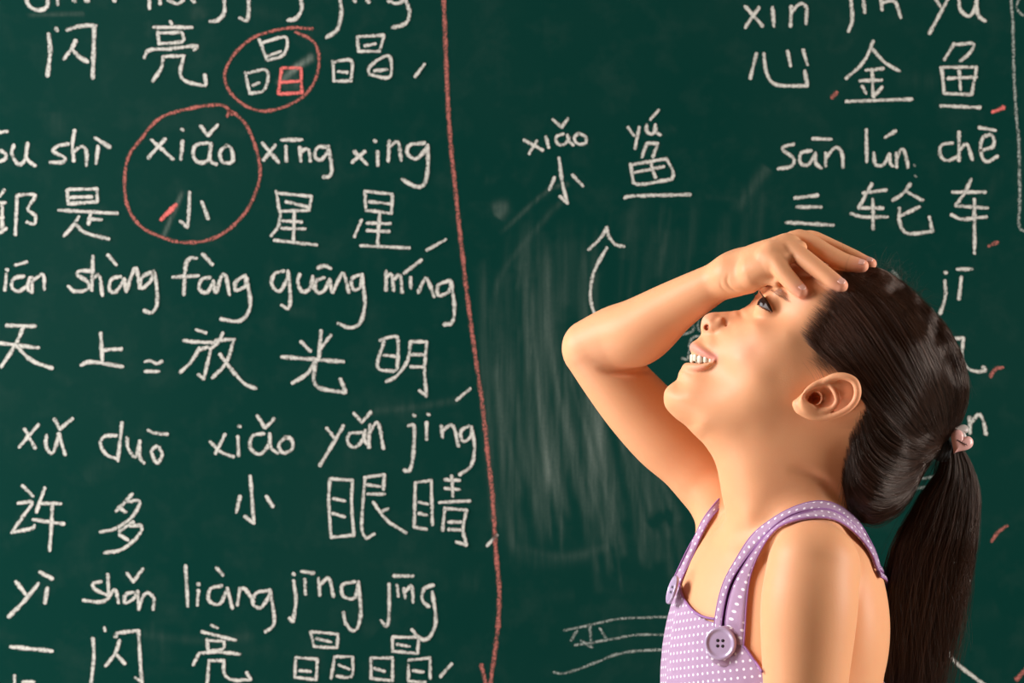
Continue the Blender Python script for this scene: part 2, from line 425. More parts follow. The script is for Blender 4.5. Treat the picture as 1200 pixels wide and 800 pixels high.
TXT = [
 # (name, scale, ox, oy, strokes, width, material, label)
 ('chalk_word', 4, 0, 0, '124,0 140,32 184,48 220,32 224,0;270,0 270,22;345,0 352,8;400,0 414,6;532,0 540,6', 5.5, W, 'lower edge of a white chalk pinyin word cut off by the top'),
 ('chalk_word', 4, 0, 0, '700,0 700,40;750,0 750,18;788,0 830,18 860,0;900,0 912,10;1050,0 1052,55 1024,93 984,100', 5.5, W, None),
 ('chalk_word', 4, 260, 0, '125,0 126,60 115,96 84,84', 5.5, W, None),
 ('chalk_word', 4, 260, 0, '370,0 375,40 350,85 310,95', 5.5, W, None),
 ('chalk_word', 4, 260, 0, '555,0 560,60 540,140 490,175;620,0 625,8;680,0 690,10;780,5 820,16 860,0;862,0 880,60 860,110 800,128', 5.5, W, None),
 ('chalk_character', 4, 0, 0, '228,160 235,240 222,355;262,133 268,142;315,140 380,122 445,120 442,130 440,200 435,365;355,190 335,230 300,275;335,230 370,265 410,290', 6, W, None),
 ('chalk_character', 4, 0, 0, '798,100 805,112;720,128 900,128;740,150 745,205;740,155 845,152 855,160 853,195 745,205;675,270 700,235 800,228 920,215 910,235;765,265 755,320 715,380;765,265 855,262 860,270 845,340 870,380 950,400 965,395 960,350', 5, W, None),
 ('chalk_character', 4, 260, 0, '175,185 210,280;190,200 300,175 290,255 215,282;215,262 275,240;110,340 130,435;110,345 210,330 200,420 130,438;145,400 175,388', 4.6, W, None),
 ('chalk_character', 4, 260, 0, '280,320 265,440;265,440 375,435;375,435 370,320;285,318 365,318;275,385 370,380', 4.6, RB, 'small box character in bright red chalk over a rubbed-out spot'),
 ('chalk_ring', 4, 260, 0, '425,135 330,130 240,145 150,175 70,240 20,320 15,380 45,440 110,495 190,520 280,505 370,460 430,390 455,300 445,220 410,180 345,150', 4.6, R_, 'red chalk ring around the three-box character at the top'),
 ('chalk_character', 4, 260, 0, '635,175 640,240;640,240 740,240;740,240 760,165;760,165 635,172;670,215 720,205;520,285 525,380;525,380 605,380;605,380 612,300 590,280 525,290;545,335 590,340;690,350 695,310 780,260 795,340 770,365 700,350;715,332 775,326;905,360 950,300', 4.6, W, None),
 ('dividing_line', 1, 0, 0, '520,0 526,140 535,235 547,342 557,417 565,472 571,527 577,580 581,645 585,688 584,728 579,770 575,800 574,830;564,779 569,800 571,815', 6.5, R_, 'long red chalk line running from top to bottom of the board'),
 ('chalk_word', 4, 0, 140, '0,60 35,55;0,145 25,160 25,185 0,195;65,120 55,160 85,210 115,190 130,110;130,110 125,180 165,218', 5.2, W, None),
 ('chalk_word', 4, 0, 140, '320,115 270,125 250,150 305,180 290,200 235,200;350,50 340,110 345,195;345,150 385,125 405,150 405,215;460,125 450,205;445,85 515,130', 5.2, W, None),
 ('chalk_word', 4, 0, 140, '710,95 810,185;775,90 695,180;855,100 848,185;852,46;975,110 920,120 905,165 930,200 975,190 990,112;990,112 985,190 1015,210;940,30 975,75;975,75 1020,25;1060,120 1030,155 1045,200 1090,195 1085,140 1060,120', 5.2, W, None),
 ('chalk_ring', 1, 0, 0, '272,134 262,124 240,124 210,130 185,140 165,163 150,185 146,215 150,243 165,265 190,278 215,284 245,281 270,267 290,245 303,215 304,190 295,160 285,142 270,130 266,136', 5.0, R_, 'red chalk ring around a pinyin word and the character under it'),
 ('chalk_word', 4, 280, 140, '110,110 185,200;170,120 115,190;200,95 295,95;220,125 222,195;285,130 290,195;290,150 325,140 335,195;410,130 370,130 355,170 385,190 415,150 420,125;420,125 435,230 425,265 395,270', 5.2, W, None),
 ('chalk_word', 4, 280, 140, '540,150 600,210;590,150 530,200;635,98;650,150 650,215;705,100 700,195;705,130 745,105 760,190;870,110 800,120 790,160 830,185 875,140 885,120;885,120 885,230 870,300 830,315 765,280', 5.4, W, None),
 ('chalk_character', 4, 0, 140, '20,330 0,360;0,390 25,390;10,400 10,510;0,460 15,460;0,530 30,510;80,355 72,540;80,355 155,350 160,370 130,420 165,450 160,490 125,480', 5, W, None),
 ('chalk_character', 4, 0, 140, '315,330 320,395;320,395 455,385;455,385 455,325;455,325 315,328;330,365 430,362;275,425 550,440;425,440 415,490;370,455 340,500 300,545;415,465 475,470;355,490 400,530 510,560', 5, W, None),
 ('chalk_character', 4, 0, 140, '888,340 885,440 878,505;878,505 845,475;945,385 960,420 975,465', 5, W, None),
 ('chalk_dash', 4, 0, 140, '755,468 825,400', 6.5, RB, 'short bright red chalk dash left of a small character'),
 ('chalk_character', 4, 280, 140, '175,335 190,430;190,430 330,425;330,425 340,360;340,360 180,345;220,385 325,410;195,435 185,500 150,545;205,475 295,480;200,510 310,512;260,430 255,575;165,565 365,588', 4.6, W, None),
 ('chalk_character', 4, 280, 140, '590,335 595,425;595,425 715,440;715,440 720,350;720,350 590,335;610,385 705,395;575,470 540,550;600,485 710,488;600,520 705,525;660,440 650,585;570,590 800,602;880,612 970,562', 4.6, W, None),
 ('chalk_word', 4, 0, 280, '70,122 125,108;30,165 22,240;30,142;115,175 65,185 55,225 85,245 125,220 140,180;140,180 130,230 150,250;152,180 150,250;150,200 200,165 208,235', 5, W, None),
 ('chalk_word', 4, 0, 280, '430,150 370,150 365,170 410,200 410,235 350,245 320,220;435,80 430,240;430,190 465,170 480,265;505,75 545,120;565,175 520,190 515,240 545,245 582,190;582,185 590,245;592,245 635,135 655,230;720,150 665,180 665,230 710,190 720,150 735,230 735,310 710,345 675,335', 5.2, W, None),
 ('chalk_word', 4, 0, 280, '920,90 890,90 870,130 862,260;810,178 930,172;950,70 995,120;985,180 945,190 935,235 970,250 1000,200;1000,195 1010,250;1015,250 1040,170 1060,180 1075,260;1150,170 1105,200 1105,240 1150,220 1155,180;1155,180 1172,280 1165,340 1120,385 1035,375', 5.4, W, None),
 ('chalk_word', 4, 280, 280, '210,150 165,165 155,215 190,245 225,190 230,150;230,150 240,250 235,325 200,310;285,165 275,200 295,245 330,235 345,180;345,175 352,235;400,180 360,200 365,250 400,240 425,190;425,188 435,248;370,135 400,125 430,138;440,250 480,165 495,170 515,250;575,165 530,185 535,235 570,225 577,170;577,165 590,300 570,390 520,415 465,395', 5.2, W, None),
 ('chalk_word', 4, 280, 280, '690,150 690,240;690,180 715,165 725,240;725,190 755,170 765,250;775,160 855,98;805,180 805,230;840,250 870,190 885,190 915,270;990,195 935,215 935,265 985,245 995,200;995,200 1010,320 1000,390 960,400', 5.2, W, None),
 ('chalk_character', 4, 0, 280, '30,405 165,408;0,488 180,510;110,410 75,490 5,600;75,500 150,570 245,605', 5.4, W, None),
 ('chalk_character', 4, 0, 280, '472,440 480,570;485,520 570,515;380,590 430,575 575,598', 5.4, W, None),
 ('chalk_dash', 4, 0, 280, '680,575 705,570 735,585 760,572;680,620 745,620', 4.5, W, None),
 ('chalk_character', 4, 0, 280, '920,425 965,440;860,475 920,482 1000,485;935,510 900,570 845,625;930,520 985,510 970,590 955,655;955,655 930,635;1045,440 1025,480 990,510;1010,475 1100,470;1095,475 1060,580 995,650;1030,540 1100,630 1150,680 1200,700', 5, W, None),
 ('chalk_character', 4, 280, 280, '385,430 375,560;290,480 335,525;430,450 385,510;200,552 490,575;360,570 320,630 250,675;360,580 350,640 365,690 430,710 500,718;500,718 475,655', 5.6, W, None),
 ('chalk_character', 4, 280, 280, '660,475 715,458 745,470 742,600 725,620;725,620 650,600 680,480;680,545 740,550;805,480 790,570 740,640 690,668;805,480 880,482;880,482 870,620 880,735;880,735 845,710;810,540 870,542;805,598 870,600', 4.8, W, None),
 ('chalk_dash', 4, 280, 280, '1020,755 1085,700', 4.5, W, None),
 ('chalk_word', 4, 0, 460, '115,170 165,260;180,150 90,255;218,200 215,250 245,285 270,220 275,192;275,192 305,290;255,123 280,170;280,170 340,121', 5, W, None),
 ('chalk_word', 4, 0, 460, '545,200 490,205 470,240 500,290 550,310;572,140 552,320;595,210 600,260 635,300 655,225;655,225 655,300 675,330;735,250 710,275 735,330 760,290 745,255;695,175 720,188 785,195', 5, W, None),
 ('chalk_word', 4, 0, 460, '985,230 1040,280 1095,300;1055,195 1010,285;1115,205 1118,295;1120,155', 5, W, None),
 ('chalk_word', 3.75, 280, 460, '110,180 60,190 50,240 90,270 130,230 135,180;135,180 140,240 170,265;80,100 115,155;115,155 155,115;205,195 175,230 195,265 235,245 230,205 205,195', 5, W, None),
 ('chalk_word', 3.75, 280, 460, '385,155 425,205;460,145 410,230 355,320;505,90 540,130;540,130 580,85;540,175 485,180 480,220 510,240 550,200 555,165;550,175 552,210 575,240;575,140 570,240;572,180 610,130 635,245', 5, W, None),
 ('chalk_word', 3.75, 280, 460, '745,145 770,150 765,280 750,340 725,340;830,93;768,98;825,130 825,205;890,145 895,195;895,165 940,145 965,235;1010,145 975,170 985,215 1020,190 1022,150;1022,150 1035,240 1020,320 970,360', 5, W, None),
 ('chalk_character', 4, 0, 460, '105,435 155,485;85,518 150,515 100,590 55,655;55,655 150,635 162,622;210,445 170,560;195,518 285,520;155,595 300,615;245,530 240,640 232,740', 5, W, None),
 ('chalk_character', 4, 0, 460, '620,475 545,555;600,510 655,510 620,580 545,635 470,652;555,535 590,560;625,605 560,650;610,625 665,625 640,680 570,735 490,750;560,665 600,690', 5, W, None),
 ('chalk_character', 4, 0, 460, '1125,485 1108,560;1173,390 1183,510 1190,612;1190,612 1147,580;1248,485 1280,535', 5, W, None),
 ('chalk_character', 3.75, 280, 460, '400,380 395,480 405,635;405,635 505,625;505,625 495,480 500,385;500,385 400,378;415,465 465,475;410,530 465,545;555,370 545,480 540,600 560,640;560,640 595,620;550,372 640,360;640,360 635,425;565,405 620,412;565,445 640,445;655,510 620,525;590,480 650,560 735,615', 4.6, W, None),
 ('chalk_character', 3.75, 280, 460, '775,395 770,590;770,590 825,600;775,395 845,385;845,385 850,580;790,480 830,490;790,530 825,538;905,382 970,385;905,420 970,425;935,365 940,455;880,482 1015,475;905,505 895,605;905,508 1000,515;1000,515 985,600 1000,670;1000,670 955,655;920,568 975,568;920,600 975,603', 4.6, W, None),
 ('chalk_dash', 3.75, 280, 460, '1090,672 1135,625', 4.5, W, None),
 ('chalk_word', 4, 0, 640, '75,165 120,225;180,175 110,260 40,330;188,120 245,152;222,195 210,265', 5.8, W, None),
 ('chalk_word', 4, 0, 640, '475,165 435,175 450,205 510,235 470,260 390,252;505,130 510,240;512,235 540,200 555,265;595,125 625,165;625,165 670,105;625,215 590,225 585,265 625,245 645,210;645,210 650,295;650,290 680,220 720,240 718,295', 5, W, None),
 ('chalk_word', 4, 0, 640, '870,90 880,280;930,205 925,275;928,175;1015,100 1045,135;1040,185 985,200 980,255 1030,270 1065,200;1065,195 1090,290;1112,275 1125,195;1125,200 1150,200 1190,260;1253,208 1200,219 1184,267 1221,288 1259,235 1264,203;1264,203 1285,320 1280,373 1243,400', 5, W, None),
 ('chalk_word', 3.75, 280, 640, '240,150 250,240 238,330;238,330 222,315;238,120;275,110 330,118;290,145 292,210;350,140 355,215;355,170 395,140 415,220;510,155 455,170 460,220 510,225 525,160;525,155 535,300 510,370 470,340 460,290', 5, W, None),
 ('chalk_word', 3.75, 280, 640, '660,165 660,290 650,350 625,325;680,130 765,130;695,170 700,220;725,185 730,225;730,200 760,175 765,245;855,170 815,185 805,235 835,265;850,200 865,320 850,380 820,410 785,395 760,365', 5, W, None),
 ('chalk_character', 4, 0, 640, '50,470 245,490', 5.5, W, None),
 ('chalk_character', 4, 0, 640, '435,430 440,520 425,650;490,380 492,395;540,425 550,405;550,405 650,395;650,395 655,500 665,650;560,440 540,500 495,560;540,500 585,550;635,615 655,630', 5, W, None),
 ('chalk_character', 4, 0, 640, '990,370 1020,382;945,400 1105,440;970,435 975,490;970,440 1050,445;1050,445 1045,480 980,490;905,555 935,500;935,500 1020,495 1125,505;980,535 970,650;980,535 1050,535;1050,535 1050,590 1085,625 1175,625;1175,625 1155,590', 4.6, W, None),
 ('chalk_dash', 4, 0, 640, '68,605 68,650;105,635 160,635', 4.5, W, None),
 ('chalk_character', 3.75, 280, 640, '315,375 330,440;330,440 430,445;430,445 435,385;435,385 320,375;340,405 405,420;250,490 245,575;245,575 340,585;340,585 345,495;345,495 250,488;265,545 315,550;420,490 405,580;420,485 500,485;500,485 500,555 485,575 430,570;440,520 485,540', 4.4, W, None),
 ('chalk_character', 3.75, 280, 640, '675,400 675,460;675,460 785,470;785,470 790,400;790,400 675,398;695,430 750,440;580,490 580,580;580,580 675,590;675,590 675,490;675,490 580,490;595,535 640,550;745,520 745,590;745,500 840,490;840,490 840,580;765,545 810,552;745,592 820,598', 4.4, W, None),
 ('chalk_dash', 3.75, 280, 640, '885,572 935,515', 5, W, None),
 ('chalk_word', 5, 590, 120, '120,220 230,280;195,225 150,300;248,200 265,265;350,185 310,200 315,240 355,245 388,205;375,190 385,230 410,250;290,100 340,145;340,145 378,95;440,180 415,205 430,240 480,240 480,200 440,180', 4.6, W, None),
 ('chalk_character', 5, 590, 120, '325,325 345,470 375,590;375,590 330,550;300,440 268,510;405,425 465,490', 4.8, W, None),
 ('chalk_word', 5, 590, 120, '730,145 765,195;795,145 785,200 770,270;840,130 840,170 875,185 890,130;890,130 895,175 920,190;860,100 910,45', 4.6, W, None),
 ('chalk_character', 5, 590, 120, '840,240 810,320;840,240 905,240;905,240 875,320;745,360 760,470;760,470 810,480 985,450;985,450 995,410 955,330;955,330 745,365;770,410 940,375;860,345 890,440;710,560 760,548 1095,540', 4.8, W, None),
 ('chalk_word', 3.43, 850, 0, '80,25 150,105;135,30 80,110;190,30 195,105;265,25 262,105;265,50 300,15 325,30 325,95', 5.2, W, None),
 ('chalk_word', 3.43, 850, 0, '505,-10 510,80 495,125;555,-10 560,50;625,-10 630,40;630,10 680,5 705,70', 5.4, W, None),
 ('chalk_word', 3.43, 850, 0, '845,-5 870,35;895,-5 820,135;940,-5 945,40 980,65 1005,30 1010,-5;1010,-5 1015,60 1045,85', 5.4, W, None),
 ('chalk_box_line', 1, 0, 0, '1185,-20 1185,0 1187,29 1188,82 1191,135 1194,169 1195,233 1194,262 1199,270 1215,272', 5.0, F, 'white chalk outline at the right edge of the board'),
 ('chalk_character', 1, 0, 0, '1206,19 1198,17 1192,11 1192,4 1196,-4', 4.0, F, None),
 ('chalk_character', 3.43, 850, 0, '125,215 100,315;155,215 165,290 205,340 330,345;330,345 320,285;250,205 262,265;312,200 330,260', 5, W, None),
 ('chalk_character', 3.43, 850, 0, '595,165 555,250 485,315;590,195 640,250 700,285;565,282 635,275;540,325 630,322;590,280 595,390;550,345 565,375;630,350 605,380;485,408 750,398', 4.8, W, None),
 ('chalk_character', 3.43, 850, 0, '920,175 880,240;920,180 995,175 985,210 945,245;870,275 880,375;880,375 985,380;865,270 1010,270;1010,270 990,380;895,315 1010,310;940,285 945,360;865,425 1025,432', 4.8, W, None),
 ('chalk_dash', 3.43, 850, 0, '428,392 448,372', 6, R_, 'tiny red chalk mark beside the character with the pointed roof'),
 ('chalk_dash', 3.43, 850, 0, '1075,450 1120,432', 6, RB, 'small red chalk mark below the underlined fish character'),
 ('chalk_word', 3.87, 890, 130, '155,150 105,165 115,185 155,215 145,250 85,262;235,180 190,190 185,235 220,245 252,195;255,190 255,235 280,258;240,125 325,128;300,190 300,250;300,215 345,165 375,195 378,255', 5, W, None),
 ('chalk_word', 3.87, 890, 130, '485,85 487,230;520,190 525,240 560,245 590,195;590,195 595,240 605,250;570,120 618,90;620,190 622,255;622,215 650,170 670,230 672,255', 5, W, None),
 ('chalk_dash', 3.87, 890, 130, '700,245;705,293', 3.5, F, None),
 ('chalk_word', 3.87, 890, 130, '875,145 825,155 820,200 850,225 895,210;905,95 905,225;905,180 940,150 965,220;1000,180 1060,160 1055,110 1010,125 1005,190 1030,230 1080,205;995,75 1070,88', 5, W, None),
 ('chalk_character', 3.87, 890, 130, '160,395 265,382;170,435 280,435;120,505 335,518', 5, W, None),
 ('chalk_character', 3.87, 890, 130, '470,372 575,358;510,330 450,440;450,440 560,440;415,465 470,480 580,480;515,400 515,535;685,330 650,375 605,405;665,365 740,405;725,435 640,475;635,440 635,500 660,550 710,555 785,545;785,545 770,480', 5, W, None),
 ('chalk_character', 3.87, 890, 130, '875,368 1025,368;960,310 930,370 890,430;890,430 1035,440;870,470 920,490 1030,480;975,400 975,645', 5, W, None),
 ('chalk_dash', 3.87, 890, 130, '1040,612 1080,595', 5.5, R_, 'short red chalk mark under the tall character at the right'),
 ('chalk_word', 3.475, 1080, 290, '95,135 97,200 75,270;95,100;145,88 205,88;162,120 152,210', 5, W, None),
 ('chalk_word', 1, 0, 0, '1046,318 1052,324 1056,334', 5, F, None),
 ('chalk_character', 3.475, 1080, 290, '100,372 170,368;170,368 165,450 185,490 230,505 262,500;262,500 250,485', 5, W, None),
 ('chalk_dash', 3.475, 1080, 290, '280,525 300,495 330,488', 5.5, R_, 'curved red chalk mark right of the hooked character'),
 ('chalk_word', 3.475, 1080, 290, '130,660 132,720;195,690 197,755;197,720 230,680 250,700 262,760', 5.2, W, None),
 ('chalk_dash', 2.5, 980, 480, '245,202 295,195;235,230 272,226', 4.5, F, None),
 ('chalk_dash', 2.5, 980, 480, '455,385 475,357 500,340', 5, R_, 'red chalk dash right of the ponytail'),
 ('chalk_dash', 2.5, 980, 480, '380,440 390,500', 5, W, None),
 ('chalk_character', 1, 0, 0, '1108,730 1106,758 1092,780;1106,758 1120,776 1148,798 1160,806', 5, W, None),
 ('chalk_dash', 1, 0, 0, '1191,796 1204,782', 6, R_, 'red chalk mark cut off at the lower right corner'),
 ('chalk_arrow', 4, 660, 240, '120,210 175,155 205,105;205,105 215,150 245,185 285,195;205,200 150,300 130,380 130,450 150,515 200,590', 4.6, W, 'curved white chalk arrow pointing up above the raised arm'),
 ('chalk_word', 1, 0, 0, '790,394 798,392 809,389 814,383 810,381;819,376 817,382 820,388;824,393 816,394 811,396 808,403 808,410 806,420;799,420 806,421', 4, F, None),
 ('chalk_line', 6.667, 640, 680, '140,390 330,350 560,300 760,290 960,285 1200,300', 3.6, F, 'upper faint chalk line left of the dress'),
 ('chalk_line', 6.667, 640, 680, '225,505 500,460 700,425 930,425 1200,430', 3.6, F, 'middle faint chalk line left of the dress'),
 ('chalk_line', 6.667, 640, 680, '60,715 110,725 200,710 400,635 600,565 900,540 1200,540', 4.0, F, 'lower faint chalk line left of the dress'),
 ('chalk_character', 6.667, 640, 680, '340,345 355,520;355,520 275,470;240,395 195,465;420,375 465,445', 4.4, F, None),
]
for (n, sx, ox, oy, d, wd, mt, lb) in TXT:
    strokes(n, sx, ox, oy, d, wd, mt, lb)
#BOARD_END

# ------------------------------------------------------------------ implicit-surface toolkit (body, dress, hair base)
def axis(*segs):
    out = [segs[0][0]]
    for a, b, st in segs:
        n = max(1, int(round((b - a) / st))); out += list(np.linspace(a, b, n + 1)[1:])
    return np.array(out, dtype=np.float32)
class Field:
    def __init__(s, ax, ay, av):
        s.ax, s.ay, s.av = ax, ay, av
        s.S = np.full((len(ax), len(ay), len(av)), 60.0, dtype=np.float32)
    def sl(s, lo, hi):
        r = []
        for a, l, h in zip((s.ax, s.ay, s.av), lo, hi):
            i = np.searchsorted(a, l); j = np.searchsorted(a, h); r.append(slice(max(i - 1, 0), min(j + 1, len(a))))
        return tuple(r)
    def xyz(s, q):
        return s.ax[q[0]][:, None, None], s.ay[q[1]][None, :, None], s.av[q[2]][None, None, :]
    def put(s, q, d, k, op='u'):
        a = s.S[q]
        if op == 'u':
            if k > 0:
                h = np.maximum(k - np.abs(a - d), 0) / k; s.S[q] = np.minimum(a, d) - h * h * k * .25
            else: s.S[q] = np.minimum(a, d)
        elif op == 's':          # subtract
            d = -d
            if k > 0:
                h = np.maximum(k - np.abs(a - d), 0) / k; s.S[q] = np.maximum(a, d) + h * h * k * .25
            else: s.S[q] = np.maximum(a, d)
    def cone_chain(s, pts, k=6, op='u', n=5, mirror=False, smooth=True, squash=None):
        """pts: (x,y,v,r) chain of tapered capsules; one distance, then one blend"""
        p = np.asarray(pts, dtype=float)
        c = catmull(p, n) if (smooth and len(p) > 2) else p
        m = c[:, 3].max() + k + 6
        lo = (c[:, :3] - m).min(0); hi = (c[:, :3] + m).max(0)
        if mirror: lo[1] = -hi[1]
        q = s.sl(lo, hi); x, y, v = s.xyz(q)
        if mirror: y = np.abs(y)
        d = None
        for a, b in zip(c[:-1], c[1:]):
            ba = b[:3] - a[:3]; L = float((ba ** 2).sum()) + 1e-9
            px, py, pv = x - a[0], y - a[1], v - a[2]
            t = np.clip((px * ba[0] + py * ba[1] + pv * ba[2]) / L, 0, 1).astype(np.float32)
            e = np.sqrt((px - t * ba[0]) ** 2 + (py - t * ba[1]) ** 2 + (pv - t * ba[2]) ** 2) - (a[3] + t * (b[3] - a[3]))
            d = e if d is None else np.minimum(d, e)
        s.put(q, d.astype(np.float32), k, op)
    def ellipsoid(s, c, r, k=6, op='u', rot=None, mirror=False):
        """rot: 3x3 rows = local axes in (x,y,v)"""
        c = np.asarray(c, float); r = np.asarray(r, float); m = r.max() + k + 6
        if rot is None:
            mm = r + k + 6
        else:
            mm = np.sqrt(((np.abs(rot) * r[:, None]) ** 2).sum(0)) + k + 6
        lo, hi = c - mm, c + mm
        if mirror: lo[1] = -hi[1]
        q = s.sl(lo, hi); x, y, v = s.xyz(q)
        if mirror: y = np.abs(y)
        x = x - c[0]; y = y - c[1]; v = v - c[2]
        if rot is None: a, b, e = x, y, v
        else:
            a = x * rot[0][0] + y * rot[0][1] + v * rot[0][2]
            b = x * rot[1][0] + y * rot[1][1] + v * rot[1][2]
            e = x * rot[2][0] + y * rot[2][1] + v * rot[2][2]
        k0 = np.sqrt((a / r[0]) ** 2 + (b / r[1]) ** 2 + (e / r[2]) ** 2)
        k1 = np.sqrt((a / r[0] ** 2) ** 2 + (b / r[1] ** 2) ** 2 + (e / r[2] ** 2) ** 2) + 1e-6
        s.put(q, (k0 * (k0 - 1) / k1).astype(np.float32), k, op)
def frame(fx, fy, fv, upx=0, upy=0, upv=-1):
    """rows: forward f, side, up"""
    f = np.array([fx, fy, fv], float); f /= np.linalg.norm(f)
    u = np.array([upx, upy, upv], float); u -= f * u.dot(f); u /= np.linalg.norm(u)
    return np.array([f, np.cross(f, u), u])

def nets(Sg, ax, ay, av):
    """surface nets on a rectilinear grid -> verts (x,y,v), quads"""
    neg = Sg < 0
    nx, ny, nz = Sg.shape
    acc = {}
    ids = []; pos = []
    quads_src = []
    A = (ax, ay, av)
    for d in range(3):
        sl0 = [slice(None)] * 3; sl1 = [slice(None)] * 3
        sl0[d] = slice(0, -1); sl1[d] = slice(1, None)
        cr = neg[tuple(sl0)] != neg[tuple(sl1)]
        i, j, k = np.nonzero(cr)
        idx = [i, j, k]; i2 = [i.copy(), j.copy(), k.copy()]; i2[d] = i2[d] + 1
        s0 = Sg[i, j, k]; s1 = Sg[tuple(i2)]
        t = s0 / (s0 - s1)
        p = [A[0][i], A[1][j], A[2][k]]
        p[d] = A[d][idx[d]] * (1 - t) + A[d][i2[d]] * t
        p = np.stack(p, 1)
        o = [a for a in range(3) if a != d]
        cells = []
        for da in (0, 1):
            for db in (0, 1):
                c = [i.copy(), j.copy(), k.copy()]; c[o[0]] -= da; c[o[1]] -= db
                cells.append(c)
        ok = np.ones(len(i), bool)
        for c in cells:
            for a, n in zip(range(3), (nx, ny, nz)): ok &= (c[a] >= 0) & (c[a] < n - 1)
        fl = [((c[0] * (ny - 1) + c[1]) * (nz - 1) + c[2])[ok] for c in cells]
        for f in fl: ids.append(f); pos.append(p[ok])
        flip = (s0 < 0)[ok]
        q = np.stack([fl[0], fl[1], fl[3], fl[2]], 1)      # (0,0),(0,1),(1,1),(1,0)
        if d == 1: flip = ~flip
        q[flip] = q[flip][:, ::-1]
        quads_src.append(q)
    ids = np.concatenate(ids); pos = np.concatenate(pos)
    u, inv = np.unique(ids, return_inverse=True)
    cnt = np.bincount(inv).astype(float)
    V = np.stack([np.bincount(inv, pos[:, a]) / cnt for a in range(3)], 1)
    Q = np.concatenate(quads_src); Q = np.searchsorted(u, Q)
    return V, Q
def taubin(V, Q, it=2, lam=0.5, mu=-0.52):
    e = np.concatenate([Q[:, [0, 1]], Q[:, [1, 2]], Q[:, [2, 3]], Q[:, [3, 0]]])
    n = len(V); cnt = np.bincount(e[:, 0], minlength=n) + np.bincount(e[:, 1], minlength=n)
    for _ in range(it):
        for f in (lam, mu):
            s = np.stack([np.bincount(e[:, 0], V[e[:, 1], a], n) + np.bincount(e[:, 1], V[e[:, 0], a], n) for a in range(3)], 1)
            V = V + f * (s / np.maximum(cnt, 1)[:, None] - V)
    return V
def keep_largest(V, Q):
    n = len(V); lab = np.arange(n)
    e0 = np.concatenate([Q[:, 0], Q[:, 1], Q[:, 2], Q[:, 3]]); e1 = np.concatenate([Q[:, 1], Q[:, 2], Q[:, 3], Q[:, 0]])
    while True:
        old = lab.copy()
        m = np.minimum(lab[e0], lab[e1]); np.minimum.at(lab, e0, m); np.minimum.at(lab, e1, m); lab = lab[lab]
        if (lab == old).all(): break
    big = np.bincount(lab).argmax(); kq = lab[Q[:, 0]] == big
    Q = Q[kq]; used = np.unique(Q); mp = np.full(n, -1); mp[used] = np.arange(len(used))
    return V[used], mp[Q]
def to_world(V):
    return np.stack([(V[:, 0] - 600) * S, V[:, 1] * S, CAM_H + (400 - V[:, 2]) * S], 1)

class RBF:
    """thin-plate interpolation of f(x,v)"""
    def __init__(s, pts, val, lam=0.0):
        s.p = np.asarray(pts, float) / 100.0; s.c = None
        n = len(s.p); d = np.hypot(s.p[:, None, 0] - s.p[None, :, 0], s.p[:, None, 1] - s.p[None, :, 1])
        K = np.where(d > 0, d * d * np.log(np.maximum(d, 1e-9)), 0) + np.diag(np.broadcast_to(lam, (n,)))
        Pm = np.column_stack([np.ones(n), s.p]); M = np.block([[K, Pm], [Pm.T, np.zeros((3, 3))]])
        s.w = np.linalg.solve(M, np.concatenate([np.asarray(val, float), np.zeros(3)]))
    def __call__(s, x, v):
        sh = np.broadcast(x, v).shape; x = np.broadcast_to(x, sh).ravel() / 100.0; v = np.broadcast_to(v, sh).ravel() / 100.0
        out = np.empty(len(x)); n = len(s.p)
        for a in range(0, len(x), 20000):
            xx, vv = x[a:a + 20000, None], v[a:a + 20000, None]
            r2 = (xx - s.p[:, 0]) ** 2 + (vv - s.p[:, 1]) ** 2
            out[a:a + 20000] = (0.5 * r2 * np.log(np.maximum(r2, 1e-12))) @ s.w[:n] + s.w[n] + s.w[n + 1] * xx[:, 0] + s.w[n + 2] * vv[:, 0]
        return out.reshape(sh)
def rim_points(outl, inn=5.0, out=8.0):
    """outline (x, v, R): zero on it, R sets how round it turns out of the picture plane"""
    o = np.asarray(outl, float); n = len(o); P_, V_ = [], []
    area_ = 0.5 * np.sum(o[:, 0] * np.roll(o[:, 1], -1) - np.roll(o[:, 0], -1) * o[:, 1])
    sg = 1 if area_ > 0 else -1
    for i in range(n):
        t = o[(i + 1) % n, :2] - o[i - 1, :2]; t /= np.linalg.norm(t); nn = np.array([-t[1], t[0]]) * sg
        R = o[i, 2]; di = min(inn, R * .5)
        P_.append(o[i, :2]); V_.append(0)
        P_.append(o[i, :2] + nn * di); V_.append(2 * R * di - di * di)
        P_.append(o[i, :2] - nn * out); V_.append(-2 * R * out)
    return P_, V_

HEAD_OUT = [(850,602,50),(845.5,578,50),(842.5,560,48),(838,542,45),(831,529,42),(820,515.5,38),(806.5,502,34),(793,491,30),(785,483.5,26),(779.5,476,24),
 (777.8,467,24),(779,458,22),(784,451.5,20),(789.5,447.5,18),(793.3,444,18),(795,438,20),(798,432.5,20),(803,428.5,20),(808,421,22),(810.2,413,24),
 (809.6,405.5,20),(813.5,399.5,16),(819.5,394.5,12),(821.8,389.5,9),(821,382,10),(822.3,375,11),(826,369.5,11),(832,366.5,11),(842,365.5,9),(852,364.8,10),
 (862,363.6,13),(870,361.2,16),(876,357.7,19),(881,352.7,24),(885.5,346,30),(890,338.5,42),(896,331.5,55),(905,324,70),(920,315,85),(940,309.5,95),
 (960,308,100),(985,309,100),(1010,316,100),(1035,328,100),(1058,345,100),(1080,367,100),(1100,395,95),(1113,425,90),(1117,455,85),(1108,485,75),
 (1090,510,65),(1065,528,58),(1040,545,52),(1018,565,50),(1006,590,50),(1003,620,50),(995,650,50),(965,680,50),(920,690,50),(870,672,50),(854,635,50)]
